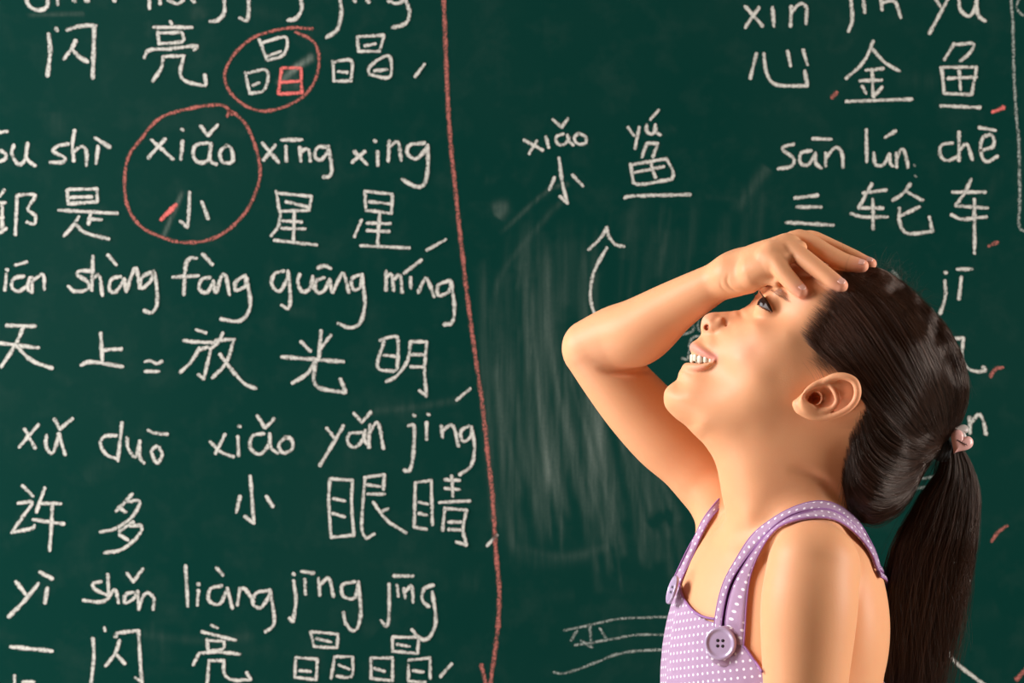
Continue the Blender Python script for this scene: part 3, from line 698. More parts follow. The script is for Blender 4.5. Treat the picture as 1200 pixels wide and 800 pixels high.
HEAD_IN = [(838,384,18),(847.5,379.5,17),(855,386,31),(851,372,11.5),(861,373,15),(861,391,46),(850,396,38),(840,401,30),(832,397,20),(829,403,23),
 (830,376,13.5),(829,386,12.5),(836,391,16),(870,372,17.5),
 (893,352,38),(899,359,44),(907,361,52),(887,363,31),(878,367,21),(894,370,47),(906,374,60),(899,341,42),(907,337,50),(917,347,61),(926,336,63),(936,365,79),(950,350,82),
 (870,397,60),(880,411,72),(896,401,78),(915,391,81),(930,402,86),(862,420,64),(880,440,78),(852,441,54),(845,426,43),(839,431,37),(829,438,31),(815,441,26),(821,456,38),(806,461,33),(796,468,28),
 (830,476,49),(850,461,60),(870,471,72),(895,471,79),(920,461,84),(946,440,88),(930,486,77),(905,496,70),(870,502,59),(846,507,46),(820,497,36),
 (850,541,32),(870,551,50),(896,551,60),(925,541,65),(955,531,68),(985,521,67),(1006,531,56),(870,601,48),(900,601,58),(930,601,61),(960,601,59),(985,591,48),(930,651,58),
 (960,420,91),(985,400,96),(1010,380,97),(980,350,85),(1030,420,102),(1060,400,96),(1050,450,98),(1010,460,98),(980,481,86),(1080,440,87),(1070,480,78),(1020,500,80),(1050,511,62),(960,380,86),(1000,340,71),(905,440,83),(880,380,55)]
pp, vv = rim_points(HEAD_OUT)
for (a, b, c) in HEAD_IN: pp.append((a, b)); vv.append(c * c)
HEADF = RBF(pp, vv, np.array([1e-5] * (3 * len(HEAD_OUT)) + [6e-4] * len(HEAD_IN)))

FX = axis((650, 780, 2.5), (780, 1012, 1.4), (1012, 1066, 3))
FY = axis((-222, -130, 3), (-130, 20, 1.6), (20, 215, 3))
FV = axis((255, 266, 3), (266, 500, 1.4), (500, 860, 2.6), (860, 1100, 8), (1100, 1270, 4), (1270, 1620, 14), (1620, 1650, 10))
B = Field(FX, FY, FV)

# ------------------------------------------------------------------ finding the skin under a picture point (for straps, nails, brows)
def trilin(Sg, x, y, v):
    i = np.clip(np.searchsorted(FX, x) - 1, 0, len(FX) - 2); j = np.clip(np.searchsorted(FY, y) - 1, 0, len(FY) - 2); k = np.clip(np.searchsorted(FV, v) - 1, 0, len(FV) - 2)
    a = (x - FX[i]) / (FX[i + 1] - FX[i]); b = (y - FY[j]) / (FY[j + 1] - FY[j]); c = (v - FV[k]) / (FV[k + 1] - FV[k])
    r = 0
    for di, wa in ((0, 1 - a), (1, a)):
        for dj, wb in ((0, 1 - b), (1, b)):
            for dk, wc in ((0, 1 - c), (1, c)): r = r + wa * wb * wc * Sg[i + di, j + dj, k + dk]
    return r
def hit(px, py, Sg=None, off=0.0, y0=-210, y1=200):
    Sg = B.S if Sg is None else Sg
    prev = None
    for y in np.arange(y0, y1, 2.0):
        x_, _, v_ = P(px, py, y); s = trilin(Sg, np.array([x_]), np.array([y]), np.array([v_]))[0] - off
        if s < 0: return y if prev is None else y - 2 * s / (s - prev)
        prev = s
    return None
def grad(x, y, v, Sg=None):
    Sg = B.S if Sg is None else Sg
    e = 2.5; A = lambda *p: trilin(Sg, np.array([p[0]]), np.array([p[1]]), np.array([p[2]]))[0]
    g = np.array([A(x + e, y, v) - A(x - e, y, v), A(x, y + e, v) - A(x, y - e, v), A(x, y, v + e) - A(x, y, v - e)])
    return g / (np.linalg.norm(g) + 1e-9)

# torso first (kept for the dress)
n_fwd = np.array([-0.79, -0.616, 0]); b_ax = np.array([0.616, -0.79, 0]); TR = np.array([n_fwd, b_ax, [0, 0, 1.0]])
TC = np.array([902.0, 18.0, 805.0])
def tor(f, s, v): q = TC + n_fwd * f + b_ax * s; return (q[0], q[1], v)
B.ellipsoid(TC, (104, 146, 205), 0, rot=TR)
B.ellipsoid(tor(-10, 0, 980), (88, 124, 170), 40, rot=TR)
B.ellipsoid(tor(-12, 0, 1090), (102, 136, 120), 40, rot=TR)
B.ellipsoid((985, -10, 735), (56, 92, 112), 20)
B.ellipsoid(tor(-18, 0, 690), (75, 118, 78), 30, rot=TR)
TORSO = B.S.copy()
# head and neck
def put_heightfield(Fd, rbf, q, k, mode='u'):
    x, y, v = Fd.xyz(q)
    X2 = Fd.ax[q[0]][:, None]; V2 = Fd.av[q[2]][None, :]
    f = rbf(X2, V2); e = 0.5
    gx = (rbf(X2 + e, V2) - rbf(X2 - e, V2)) / (2 * e); gv = (rbf(X2, V2 + e) - rbf(X2, V2 - e)) / (2 * e)
    f = f.astype(np.float32)[:, None, :]; g2 = (gx * gx + gv * gv).astype(np.float32)[:, None, :]
    d = (y * y - f) / np.sqrt(g2 + 4 * y * y + 30)
    Fd.put(q, np.clip(d, -40, 40).astype(np.float32), k, mode)
put_heightfield(B, HEADF, B.sl((765, -130, 295), (1130, 130, 694)), 22)
# shoulders and trapezius
B.cone_chain([(*P(935, 615, -25), 44), (*P(950, 640, -70), 42), (*P(955, 668, -112), 50)], 18)
B.cone_chain([(*P(925, 625, 20), 44), (*P(885, 620, 70), 40), (*P(862, 600, 108), 40)], 22)
B.cone_chain([(*P(846, 584, 98), 30), (*P(846, 622, 88), 31.5), (*P(848, 665, 62), 38)], 12, n=10)
# collar bones
B.cone_chain([(*P(866, 640, -20), 6), (*P(893, 632, -55), 6), (*P(925, 622, -85), 8)], 16)
# near arm
B.cone_chain([(*P(953, 664, -122), 52), (*P(948, 715, -134), 55), (*P(944, 800, -140), 48), (*P(942, 890, -142), 42)], 9, n=12)
B.cone_chain([(*P(942, 890, -142), 40), (*P(936, 930, -146), 40), (*P(915, 1060, -155), 29), (*P(905, 1120, -158), 23)], 10)
def hand_near():
    w0 = np.array([905, -158, 1120.0])
    B.cone_chain([(905, -158, 1115, 22), (903, -158, 1150, 24), (902, -156, 1172, 22)], 8)
    B.cone_chain([(898, -142, 1145, 16), (896, -136, 1175, 18)], 10); B.cone_chain([(908, -172, 1145, 15), (908, -176, 1172, 15)], 10)
    for k, (dy, l) in enumerate(((-24, 52), (-9, 62), (7, 66), (22, 60))):
        y = -156 - dy if False else -156 + dy
        B.cone_chain([(902, y, 1170, 9.5), (899, y * 1.0, 1170 + l * .5, 9), (892, y, 1170 + l, 7.5)], 3)
    B.cone_chain([(892, -146, 1135, 12), (878, -134, 1160, 11), (872, -130, 1188, 8.5)], 6)
hand_near()
# raised arm: upper arm, then forearm meeting it at the crease of the elbow
UY = lambda px, py, y, r: (*P(px, py, y), r * (1 + y / DCAM))
B.cone_chain([UY(868, 600, 112, 44), UY(838, 566, 118, 44), UY(810, 537, 118, 42), UY(779, 509, 118, 43), UY(746, 474, 116, 41), UY(718, 441, 113, 37.5), UY(694, 411, 110, 34)], 16, n=10)
B.cone_chain([UY(692, 407, 110, 33.5), UY(722, 396.5, 96, 38.5), UY(749, 388, 78, 39.5), UY(789, 360, 48, 30.5), UY(828, 337, 20, 24.5), UY(856, 322, 2, 21)], 3, n=14)
# raised hand: palm over the forehead
B.cone_chain([UY(885, 308, -22, 15), UY(903, 296, -34, 12), UY(916, 290, -36, 10)], 14)
B.cone_chain([UY(856, 322, 2, 20.5), UY(880, 310, 4, 19), UY(905, 298, 6, 16), UY(940, 290, 10, 13)], 16)
B.cone_chain([UY(858, 324, -8, 18), UY(874, 326, -22, 18), UY(890, 314, -36, 16), UY(905, 300, -44, 12)], 16)
B.cone_chain([UY(862, 318, -4, 17), UY(892, 300, -20, 15), UY(925, 289, -26, 12)], 16)
B.cone_chain([UY(870, 312, 12, 17), UY(900, 305, 24, 15), UY(930, 296, 24, 13)], 16)
FING = {
 'pinky': [UY(899, 301, -44, 13), UY(909, 307, -54, 11.6), UY(920, 322, -64, 10.8), UY(932, 335, -72, 9.8), UY(939, 341.5, -76, 8.0)],
 'ring': [UY(913, 289, -34, 12), UY(926, 291.5, -42, 11.4), UY(941, 302, -54, 11.2), UY(959, 316, -67, 10.8), UY(975, 328, -77, 10), UY(985.5, 334.5, -81, 8.4)],
 'middle': [UY(928, 282, -14, 11), UY(946, 283.5, -18, 11), UY(967, 295.5, -30, 10.8), UY(987, 305.5, -41, 10.2), UY(1002, 310, -47, 9.2), UY(1010.5, 311.5, -50, 7.6)],
 'index': [UY(935, 281, 14, 11), UY(955, 281.5, 8, 10), UY(977, 290.5, 0, 9.4), UY(1000, 301, -10, 9), UY(1012, 306.5, -16, 8.2), UY(1020.5, 309, -20, 7.0)],
}
B.cone_chain([UY(884, 319, -34, 18), UY(902, 312, -48, 13)], 6)
B.cone_chain([UY(914, 298, -46, 12), UY(923, 303, -54, 8)], 5); B.cone_chain([UY(926, 288, -32, 11), UY(938, 290, -40, 8)], 5); B.cone_chain([UY(944, 283, -8, 10), UY(958, 288, -14, 7)], 5)
for nme, ch in FING.items(): B.cone_chain(ch, 4.0)
for (px, py, y, r) in ((905, 293, -46, 9), (922, 284, -32, 10.5), (937, 279.5, -12, 10.5), (950, 281, 10, 9)):   # knuckles
    B.cone_chain([UY(px, py, y, r), UY(px + 3, py + 1, y, r)], 6)
B.cone_chain([UY(872, 318, 22, 13), UY(888, 322, 44, 12), UY(905, 332, 62, 10.5), UY(922, 340, 74, 9), UY(936, 344, 80, 7.5)], 5)   # thumb on the far temple
# creases lying on the skin: nape fold, wrist folds, inner elbow
def crease(path, r, k, y0=-210, jump=9):
    c = catmull(path, 4); pts = []
    for (a, b) in c:
        h = hit(a, b, y0=y0)
        if h is not None and (not pts or abs(h - pts[-1][1]) < jump): pts.append((*P(a, b, h), r))
    if len(pts) > 2:
        n = len(pts); pts = [(p[0], p[1], p[2], r) for i, p in enumerate(pts)]
        lift = [(1 - math.sin(math.pi * (i + .5) / n) ** .7) * (r + k * .8) for i in range(n)]
        pts = [(p[0], p[1] - l_, p[2], r) for p, l_ in zip(pts, lift)]
        B.cone_chain(pts, k, 's', smooth=False)
crease([(928,551),(946,556),(964,566),(980,580),(992,594)], 2.2, 13)
crease([(852,322),(852,331),(857,338),(864,342)], .9, 3)
crease([(843,328),(846,337),(853,343)], .5, 2)
crease([(700,433),(715,435),(730,436),(745,435),(764,431)], 4.2, 5, jump=25)
# --- face details (mirrored about the middle plane)
# nostril and the crease round the nose wing
B.ellipsoid((829.3, 9.0, 383.6), (4.0, 9.0, 3.6), 1.5, 's', mirror=True)
B.cone_chain([(835, 12, 384, 5.6), (841, 12.5, 382, 6.2), (844, 12, 377, 5.0)], 3.5, mirror=True)
B.cone_chain([(849.5, 18.5, 386, .8), (850.5, 18, 380, 1.2), (848, 15.5, 373, .8)], 3, 's', mirror=True)
# mouth opening and lips
B.cone_chain([(806, 0, 420.5, 5.8), (811, 14, 420.5, 5.6), (820, 25, 421.5, 5.0), (830, 34, 422.5, 3.6), (837, 42, 420.5, 1.2)], 1.6, 's', mirror=True)
B.ellipsoid((822, 0, 421.5), (12, 26, 6.0), 1, 's')
B.cone_chain([(813.8, 0, 407.3, 5.2), (815.3, 8, 406.8, 5.2), (819.5, 17, 410, 4.8), (828, 26.5, 415.8, 3.6), (836.5, 33.5, 420, 1.5)], 3.5, mirror=True)
B.cone_chain([(804.8, 0, 430.4, 5.0), (807.8, 11, 430.4, 4.8), (814, 21, 430.2, 4.4), (823, 29, 429, 3.4), (834, 35, 424, 1.4)], 4, mirror=True)
# eye: lid ball, then the opening cut as a wedge from the outer corner
EC = np.array([900.5, 36.5, 362.5])
B.ellipsoid(EC, (18.6, 19.4, 18.6), 6, mirror=True)
def eye_cut():
    q = B.sl((868, -66, 335), (906, 66, 376)); x, y, v = B.xyz(q); y = np.abs(y)
    ax_, av_ = 900.5, 366.0
    # lower lid line goes to (884,358.5), upper lid line to (894,345)
    def half(dx, dv): L = math.hypot(dx, dv); return ((x - ax_) * (-dv / L) + (v - av_) * (dx / L))
    lo = half(-14.5, -8.0); up = half(-9.5, -21.0)
    d = np.maximum(-lo, up)
    d = np.maximum(d, np.sqrt((x - EC[0]) ** 2 + (y - EC[1]) ** 2 + (v - EC[2]) ** 2) - 25)
    d = np.maximum(d, np.abs(y - 40) - 16 - 0 * x)
    B.put(q, d.astype(np.float32) + 0 * B.S[q], 1.2, 's')
eye_cut()
B.cone_chain([(893, 50, 346, .6), (897.5, 54, 352, 1.2), (901, 55, 358, 1.2), (903, 55, 363, .6)], 2, 's', mirror=True)      # fold above the lid
B.cone_chain([(884, 34, 331, 4), (894, 43, 329, 5), (905, 52, 332, 4)], 8, mirror=True)       # brow ridge
# --- ear
def EP(px, py, y): return P(px, py, y)
def ear(m):
    g = lambda px, py, y: (P(px, py, -y)[0], y, P(px, py, -y)[2])
    al = math.radians(-14)
    rot = np.array([[math.cos(al), -0.22, math.sin(al)], [0.2, 1, 0.05], [-math.sin(al), 0, math.cos(al)]])
    rot = np.array([r / np.linalg.norm(r) for r in rot])
    B.ellipsoid(g(972, 465, 97), (36, 10, 23), 4, rot=rot, mirror=m)
    B.ellipsoid(g(988, 456, 99), (18, 6, 14), 4, mirror=m)
    B.ellipsoid(g(941, 475, 93), (11, 7, 10.5), 6, mirror=m)                                   # lobe
    B.cone_chain([(*g(990, 470, 86), 12), (*g(975, 474, 86), 12)], 6, mirror=m)
    # scapha and concha hollows
    B.cone_chain([(*g(979, 449, 110), 4.0), (*g(991, 452, 115), 6.0), (*g(996, 462, 117), 6.0), (*g(989, 474, 115), 4.5)], 2, 's', mirror=m)
    B.cone_chain([(*g(948, 465, 105), 5.0), (*g(957, 463, 103), 7.5), (*g(968, 460, 105), 7.0), (*g(972, 468, 106), 7.0), (*g(962, 473, 104), 6.0)], 7, 's', mirror=m); B.ellipsoid(g(954, 466.5, 86), (8.5, 28, 7.5), 6, 's', mirror=m)
    # helix rim, antihelix, crus, tragus
    B.cone_chain([(*g(958, 455, 98), 2.8), (*g(966, 447, 102), 3.6), (*g(977, 441.5, 106), 4.2), (*g(990, 441, 110), 4.4), (*g(1001, 446.5, 112), 4.5), (*g(1005, 457, 113), 4.4),
                  (*g(1003, 468, 112), 4.2), (*g(995, 478, 110), 4.0), (*g(982, 485, 107), 3.8), (*g(966, 489, 102), 4.0), (*g(951, 487.5, 98), 4.8), (*g(939, 481, 95), 5.0), (*g(933, 473, 91), 4.5)], 3, mirror=m)
    B.cone_chain([(*g(973, 453, 104), 2.0), (*g(979, 461, 108), 3.0), (*g(981, 470, 108), 3.2), (*g(975, 478, 106), 3.2), (*g(963, 481, 103), 3.4), (*g(952, 478, 100), 3.0)], 2.5, mirror=m)
    B.cone_chain([(*g(941, 467, 93), 4.2), (*g(946, 460, 95), 4.0), (*g(953, 455, 96), 3.2)], 4, mirror=m)
ear(False) if False else ear(True)

# legs and shoes-less feet (below the frame)
for sd, px, py_ in ((1, 945, -40), (-1, 880, 75)):
    base = tor(-12, sd * 52, 0)
    x, y = base[0], base[1]
    B.cone_chain([(x, y, 1120, 62), (x, y, 1250, 50), (x - 2, y, 1380, 40), (x + 6, y, 1450, 36), (x + 8, y, 1590, 24)], 12)
print('body field done')
BODY_V, BODY_Q = nets(B.S, FX, FY, FV)
BODY_V, BODY_Q = keep_largest(BODY_V, BODY_Q)
BODY_V = taubin(BODY_V, BODY_Q, 5)
print('body', len(BODY_V))

# skin colouring: lips, blush, scalp under the hair, plus shade painted into hollows and creases
def blob(V, c, r, mirror=False):
    y = np.abs(V[:, 1]) if mirror else V[:, 1]
    return np.exp(-(((V[:, 0] - c[0]) / r[0]) ** 2 + ((y - c[1]) / r[1]) ** 2 + ((V[:, 2] - c[2]) / r[2]) ** 2))
def tube_w(V, pts, r, mirror=True):
    c = catmull(pts, 5); q = V.copy()
    if mirror: q[:, 1] = np.abs(q[:, 1])
    box = np.all((q > c[:, :3].min(0) - r * 3) & (q < c[:, :3].max(0) + r * 3), axis=1)
    out = np.zeros(len(V)); qq = q[box]; d = np.full(len(qq), 1e9)
    for a, b in zip(c[:-1], c[1:]):
        ba = b - a; t = np.clip((qq - a) @ ba / (ba @ ba), 0, 1); d = np.minimum(d, np.linalg.norm(qq - a - t[:, None] * ba, axis=1))
    out[box] = 1 / (1 + np.exp((d - r) / 0.7)); return out
def skin_col(V):
    base = np.array([0.80, 0.385, 0.192]); C = np.tile(base, (len(V), 1))
    def mix(wt, col):
        nonlocal C
        wt = np.clip(wt, 0, 1)[:, None]; C = C * (1 - wt) + np.array(col) * wt
    mix(.3 * blob(V, (868, 62, 408), (26, 30, 26), True), (0.84, 0.36, 0.24))
    mix(.30 * blob(V, (826, 0, 372), (12, 16, 12)), (0.85, 0.42, 0.34))
    mix(.3 * blob(V, (848, 17, 378), (7, 8, 8), True), (0.70, 0.30, 0.20))  # shade painted into the crease of the nose wing
    mix(.45 * blob(V, (978, 106, 465), (34, 20, 26), True), (0.86, 0.34, 0.20)); mix(.8 * blob(V, (957, 90, 467), (9, 12, 8), True), (0.35, 0.09, 0.04)); mix(.5 * blob(V, (976, 98, 464), (6, 8, 9), True), (0.45, 0.13, 0.06))  # ear blush, then shade painted into the ear hollows
    mix(.25 * blob(V, P(700, 415, 105), (30, 40, 30)), (0.85, 0.42, 0.32))
    for k in FING:
        mix(.7 * blob(V, FING[k][-1][:3], (12, 12, 12)), (0.88, 0.34, 0.27))
    mix(.8 * tube_w(V, [(811, 0, 407), (812.5, 8, 406.5), (818, 18, 410.5), (826, 27, 415.5), (835, 33.5, 419)], 5.0), (0.76, 0.27, 0.23))
    mix(.55 * tube_w(V, [(804, 0, 431), (807, 11, 431), (814, 22, 431), (822, 29, 430.5)], 4.0), (0.80, 0.31, 0.25))
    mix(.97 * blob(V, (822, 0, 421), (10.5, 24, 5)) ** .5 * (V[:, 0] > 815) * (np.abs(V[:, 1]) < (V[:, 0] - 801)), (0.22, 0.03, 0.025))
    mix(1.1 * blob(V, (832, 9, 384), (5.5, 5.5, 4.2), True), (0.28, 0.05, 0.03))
    mix(.75 * tube_w(V, [(893, 50, 346), (897.5, 54, 352), (901, 55, 358), (903, 55, 363)], 1.5), (0.42, 0.18, 0.10))  # shade painted along the fold above the lid
    mix(.7 * tube_w(V, [(884, 35, 358), (891, 50, 361), (900, 55, 366)], 1.8), (0.62, 0.25, 0.17))
    return C
#HAIRSPEC
TIE = (1103, 521)
HAIR_OUT = [(1000,309,100),(1025,312.5,100),(1047,324,100),(1070,344,100),(1091,364,98),(1107,382,95),(1118,399,92),(1128,420,88),(1132.5,447,80),(1130,469,66),(1124,488,45),(1116,502,28),(1112,514,16),(1110,526,12),(1103,533,12),(1094,534,18),
 (1083,543,30),(1074,560,36),(1066,576,40),(1056,591,42),(1041,604,42),(1024,610.5,40),(1010,608,40),(996,600,42)]
# front limit of the hair over the skull (x, v)
HAIR_FRONT = [(982,583),(982,560),(984,538),(988,520),(996,505),(1003,490),(1010,470),(1006,448),(994,436),(976,431),(960,428),(948,416),(950,400),(960,383),(970,362),(982,340),(990,322),(997,306)]
def poly_sd(poly, x, v):
    poly = np.asarray(poly, float); n = len(poly)
    d = np.full(x.shape, 1e9); ins = np.zeros(x.shape, bool)
    for i in range(n):
        a = poly[i]; b = poly[(i + 1) % n]; e = b - a
        t = np.clip(((x - a[0]) * e[0] + (v - a[1]) * e[1]) / (e @ e), 0, 1)
        d = np.minimum(d, np.hypot(x - a[0] - t * e[0], v - a[1] - t * e[1]))
        c = ((a[1] > v) != (b[1] > v)) & (x < (b[0] - a[0]) * (v - a[1]) / (b[1] - a[1] + 1e-12) + a[0]); ins ^= c
    return np.where(ins, -d, d)
FRONT_S = catmull(HAIR_FRONT, 4)
HAIR_POLY = [(o[0], o[1]) for o in HAIR_OUT] + [tuple(p) for p in FRONT_S]
def hair_field():
    pp, vv = [], []
    o = np.asarray(HAIR_OUT, float); n = len(o)
    for i in range(n):
        t = o[min(i + 1, n - 1), :2] - o[max(i - 1, 0), :2]; t /= np.linalg.norm(t); nn = np.array([-t[1], t[0]])
        R = o[i, 2]; di = min(5, R * .5)
        pp += [o[i, :2], o[i, :2] + nn * di, o[i, :2] - nn * 8]; vv += [0, 2 * R * di - di * di, -2 * R * 8]
    gx, gv = np.meshgrid(np.arange(930, 1130, 16.0), np.arange(312, 612, 16.0), indexing='ij'); gx = gx.ravel(); gv = gv.ravel()
    sd = poly_sd(HAIR_POLY, gx, gv); hf = HEADF(gx, gv)
    edge = np.min(np.hypot(gx[:, None] - o[None, :, 0], gv[:, None] - o[None, :, 1]), 1)
    for x, v, s_, h in zip(gx, gv, sd, hf):
        if s_ < -7 and min(np.hypot(x - o[:, 0], v - o[:, 1])) > 11 and h > 30 ** 2 and v < 520:
            pp.append((x, v)); vv.append((math.sqrt(h) + min(6.0, .3 - s_ * .085)) ** 2)
        elif s_ > 8 and h > 400 and x < 1010:
            pp.append((x, v)); vv.append((math.sqrt(h) - 3) ** 2)
    for (x, v) in FRONT_S[::3]:
        h = float(HEADF(np.array([x]), np.array([v]))[0])
        if h > 900: pp.append((x, v)); vv.append((math.sqrt(h) - .3) ** 2)
    for (x, v, w_) in ((1005, 560, 66), (1030, 545, 68), (1060, 540, 52), (1010, 585, 58), (1035, 575, 56), (1085, 525, 34), (1050, 520, 72), (1075, 515, 52), (1095, 505, 38), (1000, 530, 72),(1030,592,42)):
        pp.append((x, v)); vv.append(w_ * w_)
    return RBF(pp, vv, 2e-4)
HAIRF = hair_field()

sdv = poly_sd(HAIR_POLY, BODY_V[:, 0], BODY_V[:, 2])
colV = skin_col(BODY_V)
scalp = 1 / (1 + np.exp((sdv + 5 + 1.5 * np.sin(BODY_V[:, 2] * .25)) / 7.0)) * (BODY_V[:, 2] < 500) * (np.abs(BODY_V[:, 1]) < 104) * (np.abs(BODY_V[:, 0] - 1000) < 140)
ear_m = ((BODY_V[:, 0] - 968) / 44) ** 2 + ((BODY_V[:, 2] - 465) / 27) ** 2 < 1
arm_m = np.zeros(len(BODY_V), bool)
for k in FING:
    for c in FING[k]: arm_m |= ((BODY_V - np.array(c[:3])) ** 2).sum(1) < (c[3] + 2.5) ** 2
scalp = np.where(ear_m | arm_m, 0, scalp * .85)
colV = colV * (1 - scalp[:, None]) + np.array([0.055, 0.026, 0.015]) * scalp[:, None]

feet = world(905, 10, 1584.6); feet = (feet[0], feet[1], 0.0)
girl = empty('person', feet, 'child in lilac polka-dot dress, face tipped up, hand on forehead, brown ponytail', 'person')
zmin = to_world(BODY_V)[:, 2].min(); print('zmin', zmin)
body = mesh_obj('body', to_world(BODY_V), BODY_Q, SKIN, girl, True, attrs={'Col': colV})
#BODY_END

# ------------------------------------------------------------------ dress
q = B.sl((740, -222, 600), (1066, 215, 1420))
T = TORSO[q].copy(); x, y, v = B.xyz(q)
ax2, ay2, av2 = FX[q[0]], FY[q[1]], FV[q[2]]
# skirt: flared cone below the waist
dxs = x - TC[0]; dys = y - TC[1]
rr = np.sqrt(((dxs * n_fwd[0] + dys * n_fwd[1]) / 1.0) ** 2 + ((dxs * b_ax[0] + dys * b_ax[1]) / 1.22) ** 2)
ang = np.arctan2(dys, dxs)
rad = 96 + np.maximum(v - 980, 0) * .17 + 5 * np.sin(ang * 9) * np.clip((v - 1000) / 200, 0, 1)
sk = (rr - rad) * .93; sk = np.maximum(sk, 985 - v)
hsk = np.maximum(30 - np.abs(T - sk), 0) / 30; T = np.minimum(T, sk) - hsk * hsk * 7.5
xs_ = [740, 784, 792, 797, 803, 811, 820, 834, 850, 868, 880, 892, 940, 1066]; ys_ = [690, 676, 672, 686, 704, 714, 720.5, 724.5, 733, 752, 768, 785, 793, 797]
vtop = np.interp(ax2, xs_, ys_)[:, None, None]
vtop = np.where(y > 60, np.maximum(vtop, 700), vtop)
Dd = np.maximum(T - 4.2, -(T - 1.2))
Dd = np.maximum(Dd, (vtop - v) * .8)
# near arm hole
a0 = np.array(P(950, 690, -128)); a1 = np.array(P(944, 800, -140))
ba = a1 - a0; t = np.clip(((x - a0[0]) * ba[0] + (y - a0[1]) * ba[1] + (v - a0[2]) * ba[2]) / (ba @ ba), -1, 0.9)
da = np.sqrt((x - a0[0] - t * ba[0]) ** 2 + (y - a0[1] - t * ba[1]) ** 2 + (v - a0[2] - t * ba[2]) ** 2) - 57
Dd = np.maximum(Dd, -da)
Dd = np.maximum(Dd, v - 1380)
DV, DQ = nets(Dd.astype(np.float32), ax2, ay2, av2)
DV, DQ = keep_largest(DV, DQ); DV = taubin(DV, DQ, 2)
sarc = np.arctan2(DV[:, 1] - TC[1], DV[:, 0] - TC[0]); uu = sarc * 118; cell = 13.0
duv = np.stack([(uu * .80 + DV[:, 2] * .60) / cell, (-uu * .60 + DV[:, 2] * .80) / cell], 1)
dress = mesh_obj('dress', to_world(DV), DQ, CLOTH, girl, True, uvs=duv)
dress['label'] = 'sleeveless lilac dress with white polka dots'

def ribbon(name, left, right, off=3.0, thick=2.4, tail=None, piping=True, ymax=None, ysm=5, y_override=None, mat=None):
    n = 44
    L = catmull(left, 8); R = catmull(right, 8)
    def res(c):
        s = np.concatenate([[0], np.cumsum(np.hypot(*np.diff(c[:, :2], axis=0).T))]); t = np.linspace(0, s[-1], n)
        return np.stack([np.interp(t, s, c[:, i]) for i in range(2)], 1)
    L, R = res(L), res(R); ks = (0, .25, .5, .75, 1); G = np.zeros((n, 5, 3)); Y = np.full((n, 5), np.nan)
    for i in range(n):
        for j, k in enumerate(ks):
            p = L[i] * (1 - k) + R[i] * k; h = hit(p[0], p[1], off=off)
            if h is not None and (ymax is None or h < ymax): Y[i, j] = h
    if y_override is not None: Y = y_override(L, R, Y)
    for j in range(5):                 # fill gaps, smooth along the strap
        ok = ~np.isnan(Y[:, j]); Y[:, j] = np.interp(np.arange(n), np.nonzero(ok)[0], Y[ok, j]) if ok.any() else np.nanmean(Y)
    for _ in range(ysm):
        Z = Y.copy(); Z[1:-1] = (Y[:-2] + 2 * Y[1:-1] + Y[2:]) / 4; Y = np.minimum(Z, Y + 3)
        m_ = Y.mean(1, keepdims=True); Y = m_ + np.clip(Y - m_, -9, 9)
    for i in range(n):
        for j, k in enumerate(ks):
            p = L[i] * (1 - k) + R[i] * k; G[i, j] = P(p[0], p[1], Y[i, j])
    rows = [[None] * 5 for _ in range(n)]
    if tail is not None: G = np.concatenate([G, tail(G[-1])], 0)
    n = len(G)
    du = np.gradient(G, axis=0); dv = np.gradient(G, axis=1); N = np.cross(du.reshape(-1, 3), dv.reshape(-1, 3)).reshape(G.shape)
    N /= np.linalg.norm(N, axis=2, keepdims=True) + 1e-9
    N *= -np.sign(N[..., 1:2] + 1e-9)
    for i in range(1, n):
        for j in range(5):
            if N[i, j] @ N[i - 1, j] < 0: N[i, j] *= -1
    prof = [1.0, 1.25, 1.3, 1.25, 1.0]
    top = G + N * (thick * .5) * np.array(prof)[None, :, None]; bot = G - N * thick * .5
    loop = np.concatenate([top, bot[:, ::-1]], 1)
    sl = np.concatenate([[0], np.cumsum(np.linalg.norm(np.diff(G[:, 2], axis=0), axis=1))])
    wd = np.linalg.norm(G[:, 4] - G[:, 0], axis=1).mean()
    mb = MB(); cell = 13.0
    def uvf(i, j):
        jj = j if j < 5 else 9 - j; a = jj / 4 * wd; b = sl[i]
        return ((a * .8 + b * .6) / cell, (-a * .6 + b * .8) / cell)
    wl = [[world(*G3) for G3 in r] for r in loop.tolist()]
    mb.grid(wl, closed_v=True, uv=uvf)
    b0 = 0; mb.f.append(tuple(range(10))); mb.f.append(tuple((n - 1) * 10 + k for k in range(10))[::-1])
    o = mb.build(name, mat or CLOTH, dress, True, uv=True)
    if piping:
        for j in (0, 4):
            pm = MB(); pm.tube([world(*g) for g in (G[:, j] + N[:, j] * .6).tolist()], 1.15 * S, 6); pm.build('piping', PIPING, dress)
    return G, N
def back_tail(e):
    # carries the strap on over the back, lying on the skin
    out = []; c0 = e.mean(0)
    for t in np.linspace(.06, 1, 20):
        row = []
        for j in range(5):
            o_ = (j / 4 - .5) * 9; yo = 88 * math.sin(math.pi / 2 * min(1, t * 2.0)); vo = 132 * t ** 1.5; y_ = c0[1] + yo - o_ * .8; v_ = c0[2] + vo + o_ * .4; x_ = 1062.0
            while x_ > 900 and trilin(B.S, np.array([x_]), np.array([y_]), np.array([v_]))[0] > 3.4: x_ -= 1.0
            p = np.array([x_, y_, v_]); k = min(t / .14, 1.0)
            row.append(p * k + (e[j] + np.array([0, yo, vo])) * (1 - k))
        out.append(row)
    return np.array(out)
A_left = [(838,742),(838.5,724),(843,700),(849,681),(859,662),(880,629),(904,609),(928,595.5),(952,588),(972,588.5),(991,598),(1009,616),(1023,641),(1031,664)]
